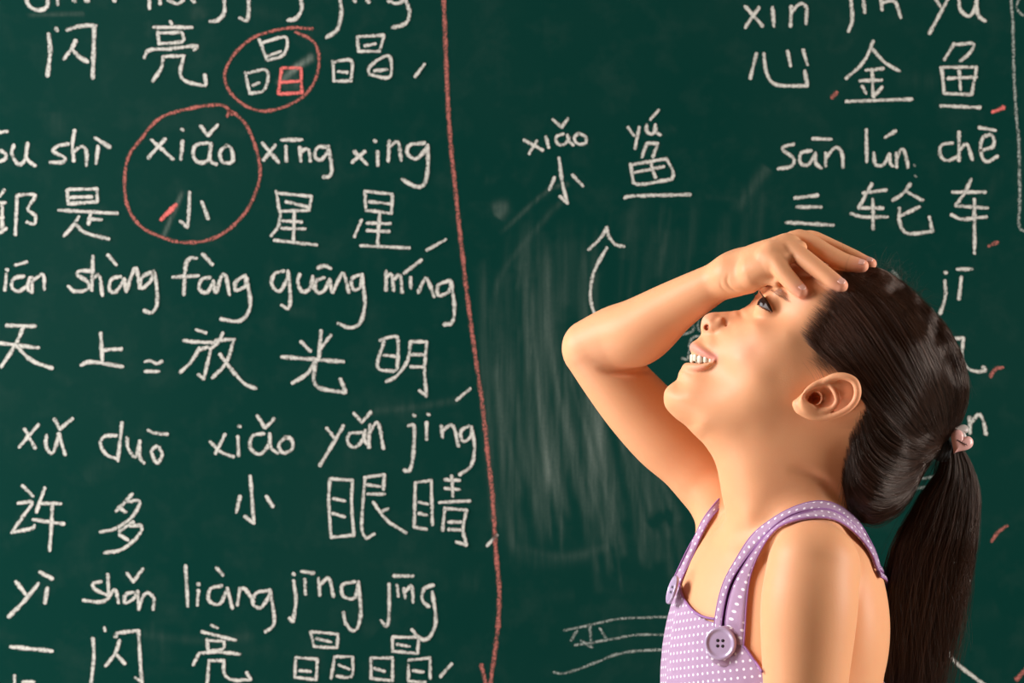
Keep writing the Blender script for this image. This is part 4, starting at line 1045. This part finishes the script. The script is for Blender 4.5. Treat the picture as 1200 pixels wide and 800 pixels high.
A_right = [(845,742),(846.5,726),(850.5,703),(856,684),(866,666),(887,638),(909,615),(930,602.5),(953,597),(972,597),(989,605),(1004,621),(1018,644),(1026,664)]
B_left = [(852,752),(850.5,730),(854.5,704),(861,684),(872,663),(892,634),(913,614.5),(932,604),(953,598.5),(973,599),(992,608),(1008,624),(1021,648),(1028,668)]
B_right = [(872,756),(873.5,735),(875.5,704),(880,674),(892,644),(908,621.5),(927,611),(952,606.8),(976,608.2),(997,620),(1015,639.5),(1028,664),(1032,676)]
ribbon('strap_gap_backing', [(p[0] + 3, p[1]) for p in A_left[:8]], [(p[0] - 5, p[1]) for p in B_right[1:8]], 0.8, 1.2, piping=False, mat=GAP_BACKING)  # dark ribbon added behind the strap gap, coloured as its shade
ribbon('strap', A_left, A_right, 3.4, 2.6, tail=back_tail)
ribbon('strap', B_left, B_right, 4.2, 2.6, tail=back_tail)
F_left = [(785,702),(787,686),(796,664),(806,643),(814.5,629),(823,611),(833,596),(843,584),(855,573),(868,566)]
F_right = [(794,704),(797.5,684),(806,664),(816,642),(822,628),(831,611),(839,600),(848,590),(860,580),(872,574)]
def far_depth(L, R, Y):
    t = np.linspace(0, 1, len(L))[:, None] + 0 * Y
    Y = np.where((t > .62), np.nan, Y); last = Y[np.nonzero(~np.isnan(Y[:, 2]))[0][-1], 2]
    Y = np.where(t > .74, last + (t - .74) * 60, Y)
    print('far strap depth', last); return Y
ribbon('strap', F_left, F_right, 3.0, 2.4, ymax=150, y_override=far_depth)
print('straps')

def lathe(profile, c, nrm, up, seg=40):
    n = Vector(nrm).normalized(); u = Vector(up); u = (u - n * u.dot(n)).normalized(); w_ = n.cross(u)
    rows = []
    for (r, h) in profile:
        rows.append([Vector(c) + n * h * S + (u * math.cos(a) + w_ * math.sin(a)) * r * S for a in [2 * math.pi * k / seg for k in range(seg)]])
    return rows
BUTTON = plain('lilac_pearl_button', (0.50, 0.38, 0.56), 0.22, 0.15, 60, 0.0, **{'Coat Weight': 0.4})
HOLE = plain('dark_hole', (0.015, 0.008, 0.015), 0.9)
def button(px, py, y, nrm, rad):
    c = Vector(world(*P(px, py, y)))
    mb = MB()
    pr = [(0.01, -1), (rad * .96, -1), (rad, 0), (rad, 1.5), (rad * .96, 2.6), (rad * .88, 3.0), (rad * .80, 2.6), (rad * .76, 1.7), (rad * .60, 1.9), (rad * .3, 1.5), (0.01, 1.4)]
    mb.grid(lathe(pr, c, nrm, (0, 0, 1)), closed_v=True)
    b = mb.build('button', BUTTON, dress)
    n = Vector(nrm).normalized(); u = (Vector((0, 0, 1)) - n * n.z).normalized(); w_ = n.cross(u)
    for a, bb in ((-1, -1), (-1, 1), (1, -1), (1, 1)):
        h = MB(); cc = c + (u * a + w_ * bb) * 3.1 * S
        h.grid(lathe([(1.9, 1.2), (1.9, 1.75), (0.01, 1.8)], cc, nrm, (0, 0, 1), 14), closed_v=True)
        h.build('button_hole', HOLE, b)
    return b
# strap end (a rounded tab) under the near button
hb = hit(845, 755, off=4) or -110
print('button depth', hb)
nb = (-0.42, -1, 0.08)
def tab():
    mb = MB(); c = Vector(world(*P(849.5, 757, hb - 7)))
    n = Vector((-.32, -1, .05)).normalized(); u = (Vector((0, 0, 1)) - n * n.z).normalized(); w_ = n.cross(u)
    pr = [(0.01, -1.5), (22, -1.5), (23.5, 0), (22.5, 1.3), (20, 1.6), (0.01, 1.8)]
    rows = lathe(pr, c, n, (0, 0, 1)); mb.grid(rows, closed_v=True, uv=lambda i, j: ((pr[i][0] * math.cos(j / 40 * 6.283)) / 14.5, (pr[i][0] * math.sin(j / 40 * 6.283)) / 14.5))
    mb.build('strap_end', CLOTH, dress, True, uv=True)
tab()
button(844.5, 753.5, hb - 10.5, nb, 19.2)
hf = hit(792, 690, off=3, y1=160) or 20
button(788.5, 691, hf - 1, (-1, -0.16, 0.32), 17.5)
for path in ([(796,684),(798.5,694),(803,704),(811,714),(820,720.5),(829,723.5),(838,725)], [(868,752),(874,759),(881,769),(888,779),(893,787)]):
    c_ = catmull(path, 5); hs = [hit(a, b, off=3.4) for a, b in c_]
    ok = [i for i, h in enumerate(hs) if h is not None]
    ys = np.interp(np.arange(len(c_)), ok, [hs[i] for i in ok])
    for _ in range(4): ys[1:-1] = (ys[:-2] + 2 * ys[1:-1] + ys[2:]) / 4
    mb = MB(); mb.tube([world(*P(a, b, y)) for (a, b), y in zip(c_, ys)], 1.5 * S, 8); mb.build('piping', PIPING, dress)
#DRESS_END

# ------------------------------------------------------------------ eyes, teeth, lashes, brows, nails
def make_eye():
    m, nt, b = new_mat('eyeball')
    tc = nd(nt, 'ShaderNodeTexCoord'); at = nd(nt, 'ShaderNodeAttribute', attribute_name='Col')
    nt.links.new(at.outputs['Color'], b.inputs['Base Color']); b.inputs['Roughness'].default_value = 0.12; b.inputs['Specular IOR Level'].default_value = 0.12
    return m
EYEM = make_eye()
for sy in (-1, 1):
    rows = []; cols = []
    c = np.array([EC[0], sy * EC[1], EC[2]]); look = np.array([-0.74, -0.36, -0.56]); look /= np.linalg.norm(look)
    u = np.cross(look, [0, 1, 0]); u /= np.linalg.norm(u); w_ = np.cross(look, u)
    mb = MB()
    for i in range(25):
        th = math.pi * i / 24; r_ = 17.0 + (1.1 * math.exp(-(th / .38) ** 2))
        rows.append([world(*(c + (look * math.cos(th) + (u * math.cos(a) + w_ * math.sin(a)) * math.sin(th)) * r_)) for a in [2 * math.pi * k / 32 for k in range(32)]])
        col = (0.01, 0.008, 0.008) if th < .22 else ((0.03, 0.014, 0.010) if th < .60 else (0.30, 0.27, 0.26))
        cols += [col] * 32
    mb.grid(rows, closed_v=True)
    mesh_obj('eye', mb.v, mb.f, EYEM, girl, True, attrs={'Col': np.array(cols)})

TOOTH = plain('tooth_enamel', (0.78, 0.67, 0.53), 0.3, 0.1, 300, **{'Subsurface Weight': 0.1})
GUM = plain('gum', (0.66, 0.27, 0.22), 0.35, 0.2, 200)
for sy in (-1, 1):
    for (x, y, v, wx, h) in tuple((a_ + 1.6, b_ * .97, c_ + .4, d_ * .98, e_ * .92) for a_, b_, c_, d_, e_ in ((809.5, 4.5, 419.6, 4.5, 7.2), (812.5, 12.6, 418.6, 4.1, 5.6), (817.6, 19.8, 420.6, 4.2, 6.6), (824.2, 25.6, 420.8, 3.6, 5.4), (830.2, 29.4, 422.8, 3.2, 5.4))):
        a = math.radians(np.interp(y, [4, 13, 20, 26, 30], [10, 28, 42, 53, 62])); mb = MB(); rows = []
        for i in range(9):
            t = -1 + 2 * i / 8; r_ = (1 - abs(t) ** 5) ** .4 if abs(t) < 1 else 0.05
            rows.append([world(x + math.cos(k) * 2.6 * r_ * math.cos(a) - math.sin(k) * wx * r_ * math.sin(-a), sy * (y + math.sin(k) * wx * r_ * math.cos(a) - math.cos(k) * 2.6 * r_ * math.sin(a)), v + t * h * .88) for k in [2 * math.pi * q_ / 12 for q_ in range(12)]])
        mb.grid(rows, closed_v=True); mb.build('tooth', TOOTH, girl)
mb = MB(); mb.tube([world(*p) for p in catmull([(822, -19, 411.5), (815, -8, 410.5), (813.5, 0, 410.5), (815, 8, 410.5), (822, 19, 411.5)], 5)], 3.0 * S, 8); mb.build('gum', GUM, girl)

def curves_obj(name, strands, radii, mat, parent):
    """strands: list of (n,3) arrays in picture units; radii: list of (n,) in the same units"""
    cu = bpy.data.hair_curves.new(name); cu.add_curves([len(s) for s in strands])
    allp = np.concatenate(strands); wp = to_world(allp) - np.array(world_loc(parent))
    cu.attributes['position'].data.foreach_set('vector', wp.astype(np.float32).ravel())
    ra = cu.attributes.get('radius') or cu.attributes.new('radius', 'FLOAT', 'POINT')
    ra.data.foreach_set('value', (np.concatenate(radii) * S).astype(np.float32))
    cu.materials.append(mat)
    o = bpy.data.objects.new(name, cu); link(o, parent); return o

def on_surface(rbf, x, v, off, side=-1):
    f = np.maximum(rbf(x, v), 0); return side * (np.sqrt(f) + off)
# eyelashes: tapered hairs along both lids
st, rd = [], []
r = random.Random(11)
for sy in (-1, 1):
    for k in range(64):
        t = (k / 63) ** .9
        # along upper lid from outer corner towards the front
        p = np.array([900.0 - 8.2 * t, 0, 365 - 16.5 * t]); rem = 19.0 ** 2 - (p[0] - EC[0]) ** 2 - (p[2] - EC[2]) ** 2
        y = EC[1] + math.sqrt(max(rem, 1)); p[1] = y
        L = r.uniform(4.5, 7.5); d = np.array([-.62 - .3 * t, .45, -.35 - .55 * t + r.uniform(-.12, .12)])
        pts = [p + d * L * s + np.array([-.1, 0, -1.0]) * (L * .35) * s * s for s in np.linspace(0, 1, 6)]
        st.append(np.array([[q_[0], sy * q_[1], q_[2]] for q_ in pts])); rd.append(np.linspace(.42, .08, 6))
    for k in range(14):
        t = k / 13
        p = np.array([900 - 13 * t, 0, 366 - 7.0 * t]); rem = 18.6 ** 2 - (p[0] - EC[0]) ** 2 - (p[2] - EC[2]) ** 2
        p[1] = EC[1] + math.sqrt(max(rem, 1)); L = r.uniform(2.5, 4.5); d = np.array([-.8, .4, .25 + r.uniform(-.2, .2)])
        st.append(np.array([[q_[0], sy * q_[1], q_[2]] for q_ in [p + d * L * s for s in np.linspace(0, 1, 4)]])); rd.append(np.linspace(.26, .07, 4))
curves_obj('eyelashes', st, rd, HAIR, girl)['kind'] = 'stuff'
# the dark upper lid line
for sy in (-1, 1):
    pts = []
    for t in np.linspace(-.04, 1, 9):
        x = 900.5 - 8.6 * t; v = 365.6 - 17.5 * t; rem = 18.8 ** 2 - (x - EC[0]) ** 2 - (v - EC[2]) ** 2
        pts.append(world(x, sy * (EC[1] + math.sqrt(max(rem, 1))), v))
    mb = MB(); mb.tube(pts, [.4 * S, .9 * S, 1.1 * S, 1.2 * S, 1.2 * S, 1.1 * S, 1.0 * S, .8 * S, .3 * S], 6); mb.build('eyelid_line', HAIR_CAP, girl)
st, rd = [], []
for sy in (-1, 1):
    for k in range(210):
        t = r.random() ** .8
        c = np.array([886 + 28 * t, 330.5 + 17 * t ** 1.6]) + np.array([r.uniform(-1, 1), r.uniform(-9, 8) * (1 - .5 * t)])
        d = np.array([.9, .2 + .8 * t]); L = r.uniform(4, 8)
        q_ = np.array([[c[0] + d[0] * L * s, 0, c[1] + d[1] * L * s] for s in np.linspace(0, 1, 4)])
        ys = [abs(float(on_surface(HEADF, q_[i:i + 1, 0], q_[i:i + 1, 2], .4)[0])) for i in range(4)]
        # sit on the real skin
        h0 = None
        q_[:, 1] = sy * (np.array(ys) + .5 + np.linspace(0, .8, 4)); st.append(q_); rd.append(np.linspace(.085, .03, 4))
curves_obj('eyebrows', st, rd, BROWN, girl)['kind'] = 'stuff'

NAIL = plain('fingernail', (0.86, 0.46, 0.36), 0.3, 0.1, 100)
for k, ch in FING.items():
    e = np.array(ch[-1][:3]); p = np.array(ch[-2][:3]); ax_ = (e - p) / np.linalg.norm(e - p)
    up = np.array([0.25, -0.80, -0.45]); up -= ax_ * up.dot(ax_); up /= np.linalg.norm(up); sd = np.cross(ax_, up)
    rr_ = ch[-1][3]; rows = []
    cc = e - ax_ * 1.0 + up * (rr_ * .30)
    for i in range(7):
        a = (i / 6 - .5) * 2; row = []
        for j in range(9):
            b_ = (j / 8 - .5) * 2
            wl_ = rr_ * .52 * math.sqrt(max(0.02, 1 - max(abs(a) - .35, 0) ** 2 / .5))
            s_ = b_ * wl_; row.append(world(*(cc + ax_ * a * rr_ * .6 + sd * s_ + up * (rr_ * .78 - s_ * s_ / (rr_ * 2.4) - (a ** 2) * .6))))
        rows.append(row)
    mb = MB(); mb.grid(rows); o = mb.build('fingernail', NAIL, girl)
    sm = o.modifiers.new('thickness', 'SOLIDIFY'); sm.thickness = .0004; sm.offset = 0

# ------------------------------------------------------------------ hair base (cap) and strands
hx = axis((925, 1140, 2.2)); hy = axis((-116, 116, 2.4)); hv = axis((296, 618, 2.2))
H = Field(hx, hy, hv); allq = (slice(None),) * 3
put_heightfield(H, HAIRF, allq, 0)
# trim in front of the hairline so that the base never covers face, ear or neck
sd2 = poly_sd(HAIR_POLY, np.broadcast_to(hx[:, None], (len(hx), len(hv))), np.broadcast_to(hv[None, :], (len(hx), len(hv)))).astype(np.float32)
H.S = np.maximum(H.S, (sd2[:, None, :] + np.where((hx[:, None, None] < 1000) & (hv[None, None, :] < 440), 20.0, 2.0)))
H.S = H.S + 1.5
CV, CQ = nets(H.S, hx, hy, hv); CV, CQ = keep_largest(CV, CQ); CV = taubin(CV, CQ, 2)
hair = mesh_obj('hair', to_world(CV), CQ, HAIR_CAP, girl, True)
hair['label'] = 'dark brown hair combed back into a ponytail'

GUIDES = [
 [(1000,309),(1047,324),(1091,363),(1118,399),(1132,448),(1124,492),(1108,518)],
 [(1000,317),(1045,333),(1079,368),(1105,405),(1120,450),(1117,492),(1107,518)],
 [(1003,325),(1040,345),(1068,380),(1090,420),(1107,462),(1110,495),(1106,518)],
 [(993,328),(1025,352),(1050,388),(1072,430),(1092,470),(1102,500),(1105,518)],
 [(983,333),(1008,362),(1032,400),(1056,442),(1078,480),(1094,505),(1104,519)],
 [(970,355),(992,385),(1015,420),(1042,460),(1068,492),(1088,511),(1104,519)],
 [(956,378),(973,402),(998,435),(1028,474),(1058,502),(1083,515),(1103,520)],
 [(944,400),(962,420),(990,446),(1018,482),(1050,510),(1080,520),(1103,520)],
 [(950,413),(968,424),(994,441),(1020,471),(1047,501),(1076,520),(1103,520)],
 [(1006,462),(1016,488),(1036,510),(1060,522),(1080,524),(1094,522),(1103,521)],
 [(1003,488),(1012,514),(1030,533),(1052,542),(1075,537),(1092,528),(1103,522)],
 [(990,508),(998,543),(1018,566),(1040,572),(1065,560),(1085,540),(1102,524)],
 [(984,540),(990,578),(1008,598),(1030,597),(1056,579),(1080,548),(1101,526)],
 [(982,566),(992,599),(1015,611),(1035,607),(1060,588),(1083,549),(1100,528)],
]
GC = np.array([catmull([(g[0][0] - (16 if 0 < i < 9 else 5), g[0][1] - ((14 if i > 2 else 6) if 0 < i < 9 else 5 if i else 0))] + list(g), 4) for i, g in enumerate(GUIDES)])            # (10, 25, 2)
NP = 22
def guide(u):
    i = np.clip(np.floor(u).astype(int), 0, len(GC) - 2); f = (u - i)[:, None, None]
    return GC[i] * (1 - f) + GC[i + 1] * f
def head_strands(N, lift, rad, clump_n, spread, seed, side=-1, front=False):
    g = np.random.default_rng(seed)
    cu_ = np.sort(g.uniform(0, 13, clump_n)); ci = g.integers(0, clump_n, N)
    u = cu_[ci] + g.normal(0, spread, N) * 1.0
    u = np.clip(np.abs(u), 0, 12.999)
    G = guide(u); tt = np.linspace(0, 1, G.shape[1])
    t0 = np.where(g.random(N) < .25, g.uniform(.13, .26, N), .13 + .5 * np.sqrt(g.random(N))); t0 = np.where(u > 8.4, t0 - .06, t0); t1 = g.uniform(.90, 1.0, N)
    if front: t0 = np.abs(g.normal(.135, .075, N)); t1 = t0 + g.uniform(.15, .6, N); u = u * .64; G = guide(u)
    T_ = t0[:, None] + (t1 - t0)[:, None] * np.linspace(0, 1, NP)[None, :]
    X = np.stack([np.interp(T_[i], tt, G[i, :, 0]) for i in range(N)]); V = np.stack([np.interp(T_[i], tt, G[i, :, 1]) for i in range(N)])
    neg = T_ < 0        # wisps that start in front of the hairline
    ph = g.uniform(0, 6.28, (N, 1)); am = g.uniform(0, 1.3, (N, 1)); sx = np.linspace(0, 1, NP)[None, :]
    cph = g.uniform(0, 6.28, clump_n)[ci][:, None]
    wob = am * np.sin(sx * 7 + ph) * .6 + 2.4 * np.sin(sx * 5 + cph)
    V = V + wob * np.sin(np.pi * sx); X = X + .4 * wob * np.sin(np.pi * sx)
    lf = np.abs(g.normal(0, lift, (N, 1))) + (1.2 * np.sin(cph * 3) + 1.0) * 1.5
    env = np.clip(sx * 6, 0, 1) * np.clip((1 - sx) * 6, .2, 1)
    f = np.maximum(HAIRF(X, V), HEADF(X, V)); wy = np.sqrt(np.maximum(f, 0))
    Y = side * (wy + lf * env + .4)
    # strands beyond the outline stay at its rim
    return [np.stack([X[i], Y[i], V[i]], 1) for i in range(N)], [np.full(NP, rad) * np.clip(np.minimum(np.linspace(.12, 3.2, NP), np.linspace(3.5, .6, NP)), 0, 1) for i in range(N)]
sA, rA = head_strands(9000, 1.0, 0.20, 260, .035, 1, -1)
sB, rB = head_strands(3000, 2.2, 0.14, 3000, .3, 2, -1)
for k_, q_ in enumerate(sB):      # loose hairs cross the combed ones
    a_ = RNG.normal(0, 3.2); t_ = np.linspace(0, 1, len(q_)); q_[:, 2] += a_ * np.sin(np.pi * t_) + RNG.normal(0, .7) * np.sin(t_ * 9); q_[:, 0] += .5 * a_ * np.sin(np.pi * t_)
sE, rE = head_strands(7000, 1.0, 0.095, 2000, .15, 8, -1, True)
sC, rC = head_strands(4500, 1.0, 0.26, 220, .05, 3, 1)
# long fine hairs over the nape and behind the ear
sF, rF = [], []
g = np.random.default_rng(21)
for i in range(160):
    x0, v0 = g.uniform(994, 1006), g.uniform(478, 575); x0 -= (v0 - 478) * .13
    th = g.uniform(1.2, 1.9); L = g.uniform(30, 80); cv = g.uniform(-1.3, .1); p = np.array([x0, v0]); q_ = [p.copy()]
    for s_ in range(11): th += cv / 11; p = p + np.array([math.cos(th), math.sin(th)]) * L / 11; q_.append(p.copy())
    q_ = np.array(q_); y = -(np.sqrt(np.maximum(np.maximum(HEADF(q_[:, 0], q_[:, 1]), HAIRF(q_[:, 0], q_[:, 1])), 0)) + 1.5 + np.linspace(0, 2, 12))
    sF.append(np.stack([q_[:, 0], y, q_[:, 1]], 1)); rF.append(np.linspace(.10, .05, 12))
# fine flyaways on the crown and by the hairline
sD, rD = [], []
g = np.random.default_rng(5)
for i in range(110):
    a = g.uniform(1028, 1080); b_ = np.interp(a, [985, 1000, 1025, 1047, 1070, 1091], [310, 310, 313, 325, 345, 365]); L = g.uniform(12, 34); th = g.uniform(-2.3, -.5); cv = g.uniform(-2.2, 2.2); p = np.array([a, g.uniform(-30, 20), b_ + 3]); pts = [p.copy()]
    for s_ in range(10): th += cv / 10 + .06; p = p + np.array([math.cos(th), g.normal(0, .15), math.sin(th)]) * L / 10; pts.append(p.copy())
    sD.append(np.array(pts)); rD.append(np.linspace(.09, .04, 11))
for i in range(90):
    a = g.uniform(0, 1); x0, v0 = GC[0][int(a * 20)]; th = math.atan2(*(GC[0][int(a * 20) + 1] - GC[0][int(a * 20)])[::-1]) - g.uniform(.05, .5); L = g.uniform(10, 40); p = np.array([x0, g.uniform(-25, 15), v0 + 1]); pts = [p.copy()]; cv = g.uniform(0, .9)
    for s_ in range(8): th += cv / 8; p = p + np.array([math.cos(th), 0, math.sin(th)]) * L / 8; pts.append(p.copy())
    sD.append(np.array(pts)); rD.append(np.linspace(.09, .04, 9))
# sideburn and temple wisps
for i in range(420):
    t = g.uniform(0, 1) ; x0 = np.interp(t, [0, .4, 1], [984, 957, 946]) + g.normal(0, 5); v0 = np.interp(t, [0, .4, 1], [335, 388, 422]) + g.normal(0, 4); th = g.uniform(.0, .9) + (.3 if t > .6 else 0); L = g.uniform(14, 34); p = np.array([x0, v0]); q_ = [p.copy()]
    for s_ in range(7): th += g.normal(0, .06); p = p + np.array([math.cos(th), math.sin(th)]) * L / 7; q_.append(p.copy())
    q_ = np.array(q_); y = -(np.sqrt(np.maximum(np.maximum(HEADF(q_[:, 0], q_[:, 1]), HAIRF(q_[:, 0], q_[:, 1])), 0)) + .5 + np.linspace(0, 1.5, 8))
    sD.append(np.stack([q_[:, 0], y, q_[:, 1]], 1)); rD.append(np.linspace(.03, .08, 8))
so = curves_obj('hair_strands', sA + sB + sC + sD + sF, rA + rB + rC + rD + rF, HAIR, hair); so['kind'] = 'stuff'
so = curves_obj('hairline_strands', sE, rE, FINE_HAIR, hair); so['kind'] = 'stuff'

# ponytail: a slim core and loose strands falling from the tie
PL = catmull([(1106,522),(1104,538),(1098,556),(1084,578),(1071,602),(1056,632),(1047,660),(1042,690),(1040,730),(1040,775),(1044,830),(1052,900)], 4)
PR = catmull([(1126,522),(1134,536),(1142,556),(1146,580),(1144,608),(1140,636),(1135,660),(1129,700),(1122,740),(1112,790),(1102,850),(1092,905)], 4)
def rs(c, n):
    s = np.concatenate([[0], np.cumsum(np.hypot(*np.diff(c, axis=0).T))]); t = np.linspace(0, s[-1], n); return np.stack([np.interp(t, s, c[:, 0]), np.interp(t, s, c[:, 1])], 1)
PN = 30; PL = rs(PL, PN); PR = rs(PR, PN)
PDEP = np.interp(np.linspace(0, 1, PN), [0, .1, .3, .7, 1], [7, 14, 24, 26, 14])
PY0 = np.interp(np.linspace(0, 1, PN), [0, .3, 1], [0, 4, 22])
mb = MB(); rows = []
for i in range(25):
    c = (PL[i] + PR[i]) / 2; h = (PR[i] - PL[i]) / 2 * np.interp(i, [0, 6, 12, 18, 24], [.92, .80, .60, .35, .04])
    rows.append([world(c[0] + h[0] * math.cos(a), PY0[i] + PDEP[i] * .7 * math.sin(a), c[1] + h[1] * math.cos(a)) for a in [2 * math.pi * k / 20 for k in range(20)]])
b0 = mb.grid(rows, closed_v=True); mb.f.append(tuple(range(20))); mb.f.append(tuple(24 * 20 + k for k in range(20))[::-1])
pony = mb.build('ponytail', HAIR_CAP, girl)
st, rd = [], []
g = np.random.default_rng(9)
NC = 70; cc_ = np.stack([g.uniform(-.98, .98, NC), g.uniform(-1, 1, NC)], 1); cph = g.uniform(0, 6.28, (NC, 3))
for i in range(4600):
    k = g.integers(0, NC); loose = g.random() < .36
    sp = .05 if not loose else .22
    a0_ = cc_[k, 0] + g.normal(0, sp); rmax = math.sqrt(max(0.02, 1 - min(cc_[k, 0] ** 2, .98)))
    d0 = (cc_[k, 1]) * rmax + g.normal(0, sp)
    L = int(g.uniform(.5, 1.0) * PN) if g.random() < .7 + .3 * (cc_[k, 0] > .35) else PN
    if cc_[k, 0] > .3 and g.random() < .7: L = int(g.uniform(.35, .7) * PN)
    t = np.linspace(0, 1, PN)[:L]
    spread = 1 + np.clip(t - .3, 0, 1) * g.normal(0, .16)
    a_ = a0_ * spread + .05 * np.sin(t * 9 + cph[k, 0]) * t * 1.6 + (g.normal(0, .14) * t ** 2)
    a_ = np.clip(a_, -1.02 - .3 * t, 1.02 + .2 * t)
    c = (PL[:L] + PR[:L]) / 2; h = (PR[:L] - PL[:L]) / 2
    wv = np.sin(t * g.uniform(6, 14) + cph[k, 1]) * 1.7 * t * (2.6 if loose else 1)
    x = c[:, 0] + h[:, 0] * a_ + wv; v = c[:, 1] + h[:, 1] * a_
    x = x + 7.5 * np.sin(t * (7 + 4 * cph[k, 0] / 6.28) + cph[k, 1]) * t * (1 - .3 * t)
    y = PY0[:L] + PDEP[:L] * d0 + 5 * np.sin(t * 8 + cph[k, 2]) * t
    st.append(np.stack([x, y, v], 1)); rd.append(np.full(L, .19 if not loose else .13) * np.clip(np.linspace(6, .3, L), 0, 1))
# crossing wavy hairs lying over the ponytail
for i in range(420):
    n_ = 24; t = np.linspace(g.uniform(.1, .35), g.uniform(.6, 1.0), n_); a0_ = g.uniform(-.95, .9); a1_ = np.clip(a0_ + g.normal(0, .6), -1.1, 1.35)
    s_ = np.linspace(0, 1, n_); a_ = a0_ + (a1_ - a0_) * s_ ** 1.3 + .10 * np.sin(s_ * g.uniform(5, 11) + g.uniform(0, 6))
    lx = np.interp(t, np.linspace(0, 1, PN), PL[:, 0]); lv = np.interp(t, np.linspace(0, 1, PN), PL[:, 1]); rx = np.interp(t, np.linspace(0, 1, PN), PR[:, 0]); rv = np.interp(t, np.linspace(0, 1, PN), PR[:, 1])
    x = (lx + rx) / 2 + (rx - lx) / 2 * a_; v = (lv + rv) / 2 + (rv - lv) / 2 * a_
    y = np.interp(t, np.linspace(0, 1, PN), PY0 - PDEP * 1.0) * 1.0 - g.uniform(0, 4)
    st.append(np.stack([x, y, v], 1)); rd.append(np.linspace(.16, .07, n_))
# thin strays left of the ponytail
for i in range(60):
    t = np.linspace(0, 1, 16); e = g.uniform(1022, 1075); d_ = g.uniform(640, 800); x0 = g.uniform(1098, 1110)
    x = x0 + (e - x0) * t ** g.uniform(.8, 1.3) + g.normal(0, 1.5) * np.sin(t * 5); v = 532 + (d_ - 532) * t ** 1.15
    st.append(np.stack([x, g.uniform(-25, 25) * t, v], 1)); rd.append(np.linspace(.12, .06, 16))
po = curves_obj('ponytail_strands', st, rd, HAIR, pony); po['kind'] = 'stuff'

# hair tie with two hearts
BLACK = plain('black_elastic', (0.006, 0.005, 0.006), 0.7, 0.3, 900, 0.5)
PINK = plain('pink_heart_plastic', (0.78, 0.42, 0.38), 0.35, 0.08, 80, **{'Coat Weight': 0.2})
GREY = plain('beige_heart_plastic', (0.42, 0.36, 0.33), 0.35, 0.1, 80)
tie = MB()
for q_, rr_ in ((-1.2, 11), (0, 12.5), (1, 12.5), (2, 11), (3, 9.5)):
    pts = []
    for k in range(25):
        a = 2 * math.pi * k / 24; cx, cv = 1100 + q_ * 3.4, 522.5 + q_ * 2.2
        pts.append(world(cx - math.cos(a) * 3.2, math.sin(a) * rr_, cv + math.cos(a) * rr_))
    tie.tube(pts, 3.6 * S, 8, cap=False)
tie_o = tie.build('hair_tie', BLACK, girl)
def heart(cx, cv, cy, size, ang, nrm, mat, parent, label):
    n = Vector(nrm).normalized(); u = Vector((math.cos(ang), 0, math.sin(ang))); u = (u - n * u.dot(n)).normalized(); w_ = n.cross(u)
    c = Vector(world(cx, cy, cv)); mb = MB(); rows = []
    out = []
    for k in range(40):
        t = 2 * math.pi * k / 40; hx_ = .95 * 16 * math.sin(t) ** 3 / 16; hy_ = (13 * math.cos(t) - 5 * math.cos(2 * t) - 2 * math.cos(3 * t) - math.cos(4 * t) + 2.5) / 15.5
        out.append((hx_, hy_))
    for sc, hh in ((.02, 4.6), (.35, 4.5), (.65, 4.1), (.85, 3.0), (.96, 1.4), (1, 0), (.96, -1.4), (.85, -3.0), (.5, -4.2), (.02, -4.6)):
        rows.append([c + (w_ * a * sc * size + u * b * sc * size + n * hh * size / 14) * S for a, b in out])
    mb.grid(rows, closed_v=True); o = mb.build('heart_charm', mat, parent); o['label'] = label; return o, c, n, u, w_
o1, c, n, u, w_ = heart(1122, 519.5, -17, 15.2, math.radians(57), (0.12, -1, 0.05), PINK, tie_o, 'pink heart-shaped charm')
heart(1123, 505, -9, 11.5, math.radians(-20), (0.25, -1, 0.45), GREY, tie_o, 'beige-grey heart-shaped charm')
mb = MB(); ptx = []
for t in np.linspace(0, 1, 34):
    ptx.append(Vector(world(1117.5 + 12.5 * t, -17, 514.8 + 6.2 * t + .9 * math.sin(t * 34))) + n * 4.62 * S * 15.2 / 14 + Vector((0, 0, 0)))
mb.tube(ptx, .38 * S, 5); mb.build('heart_script', HOLE, o1)
print('done')
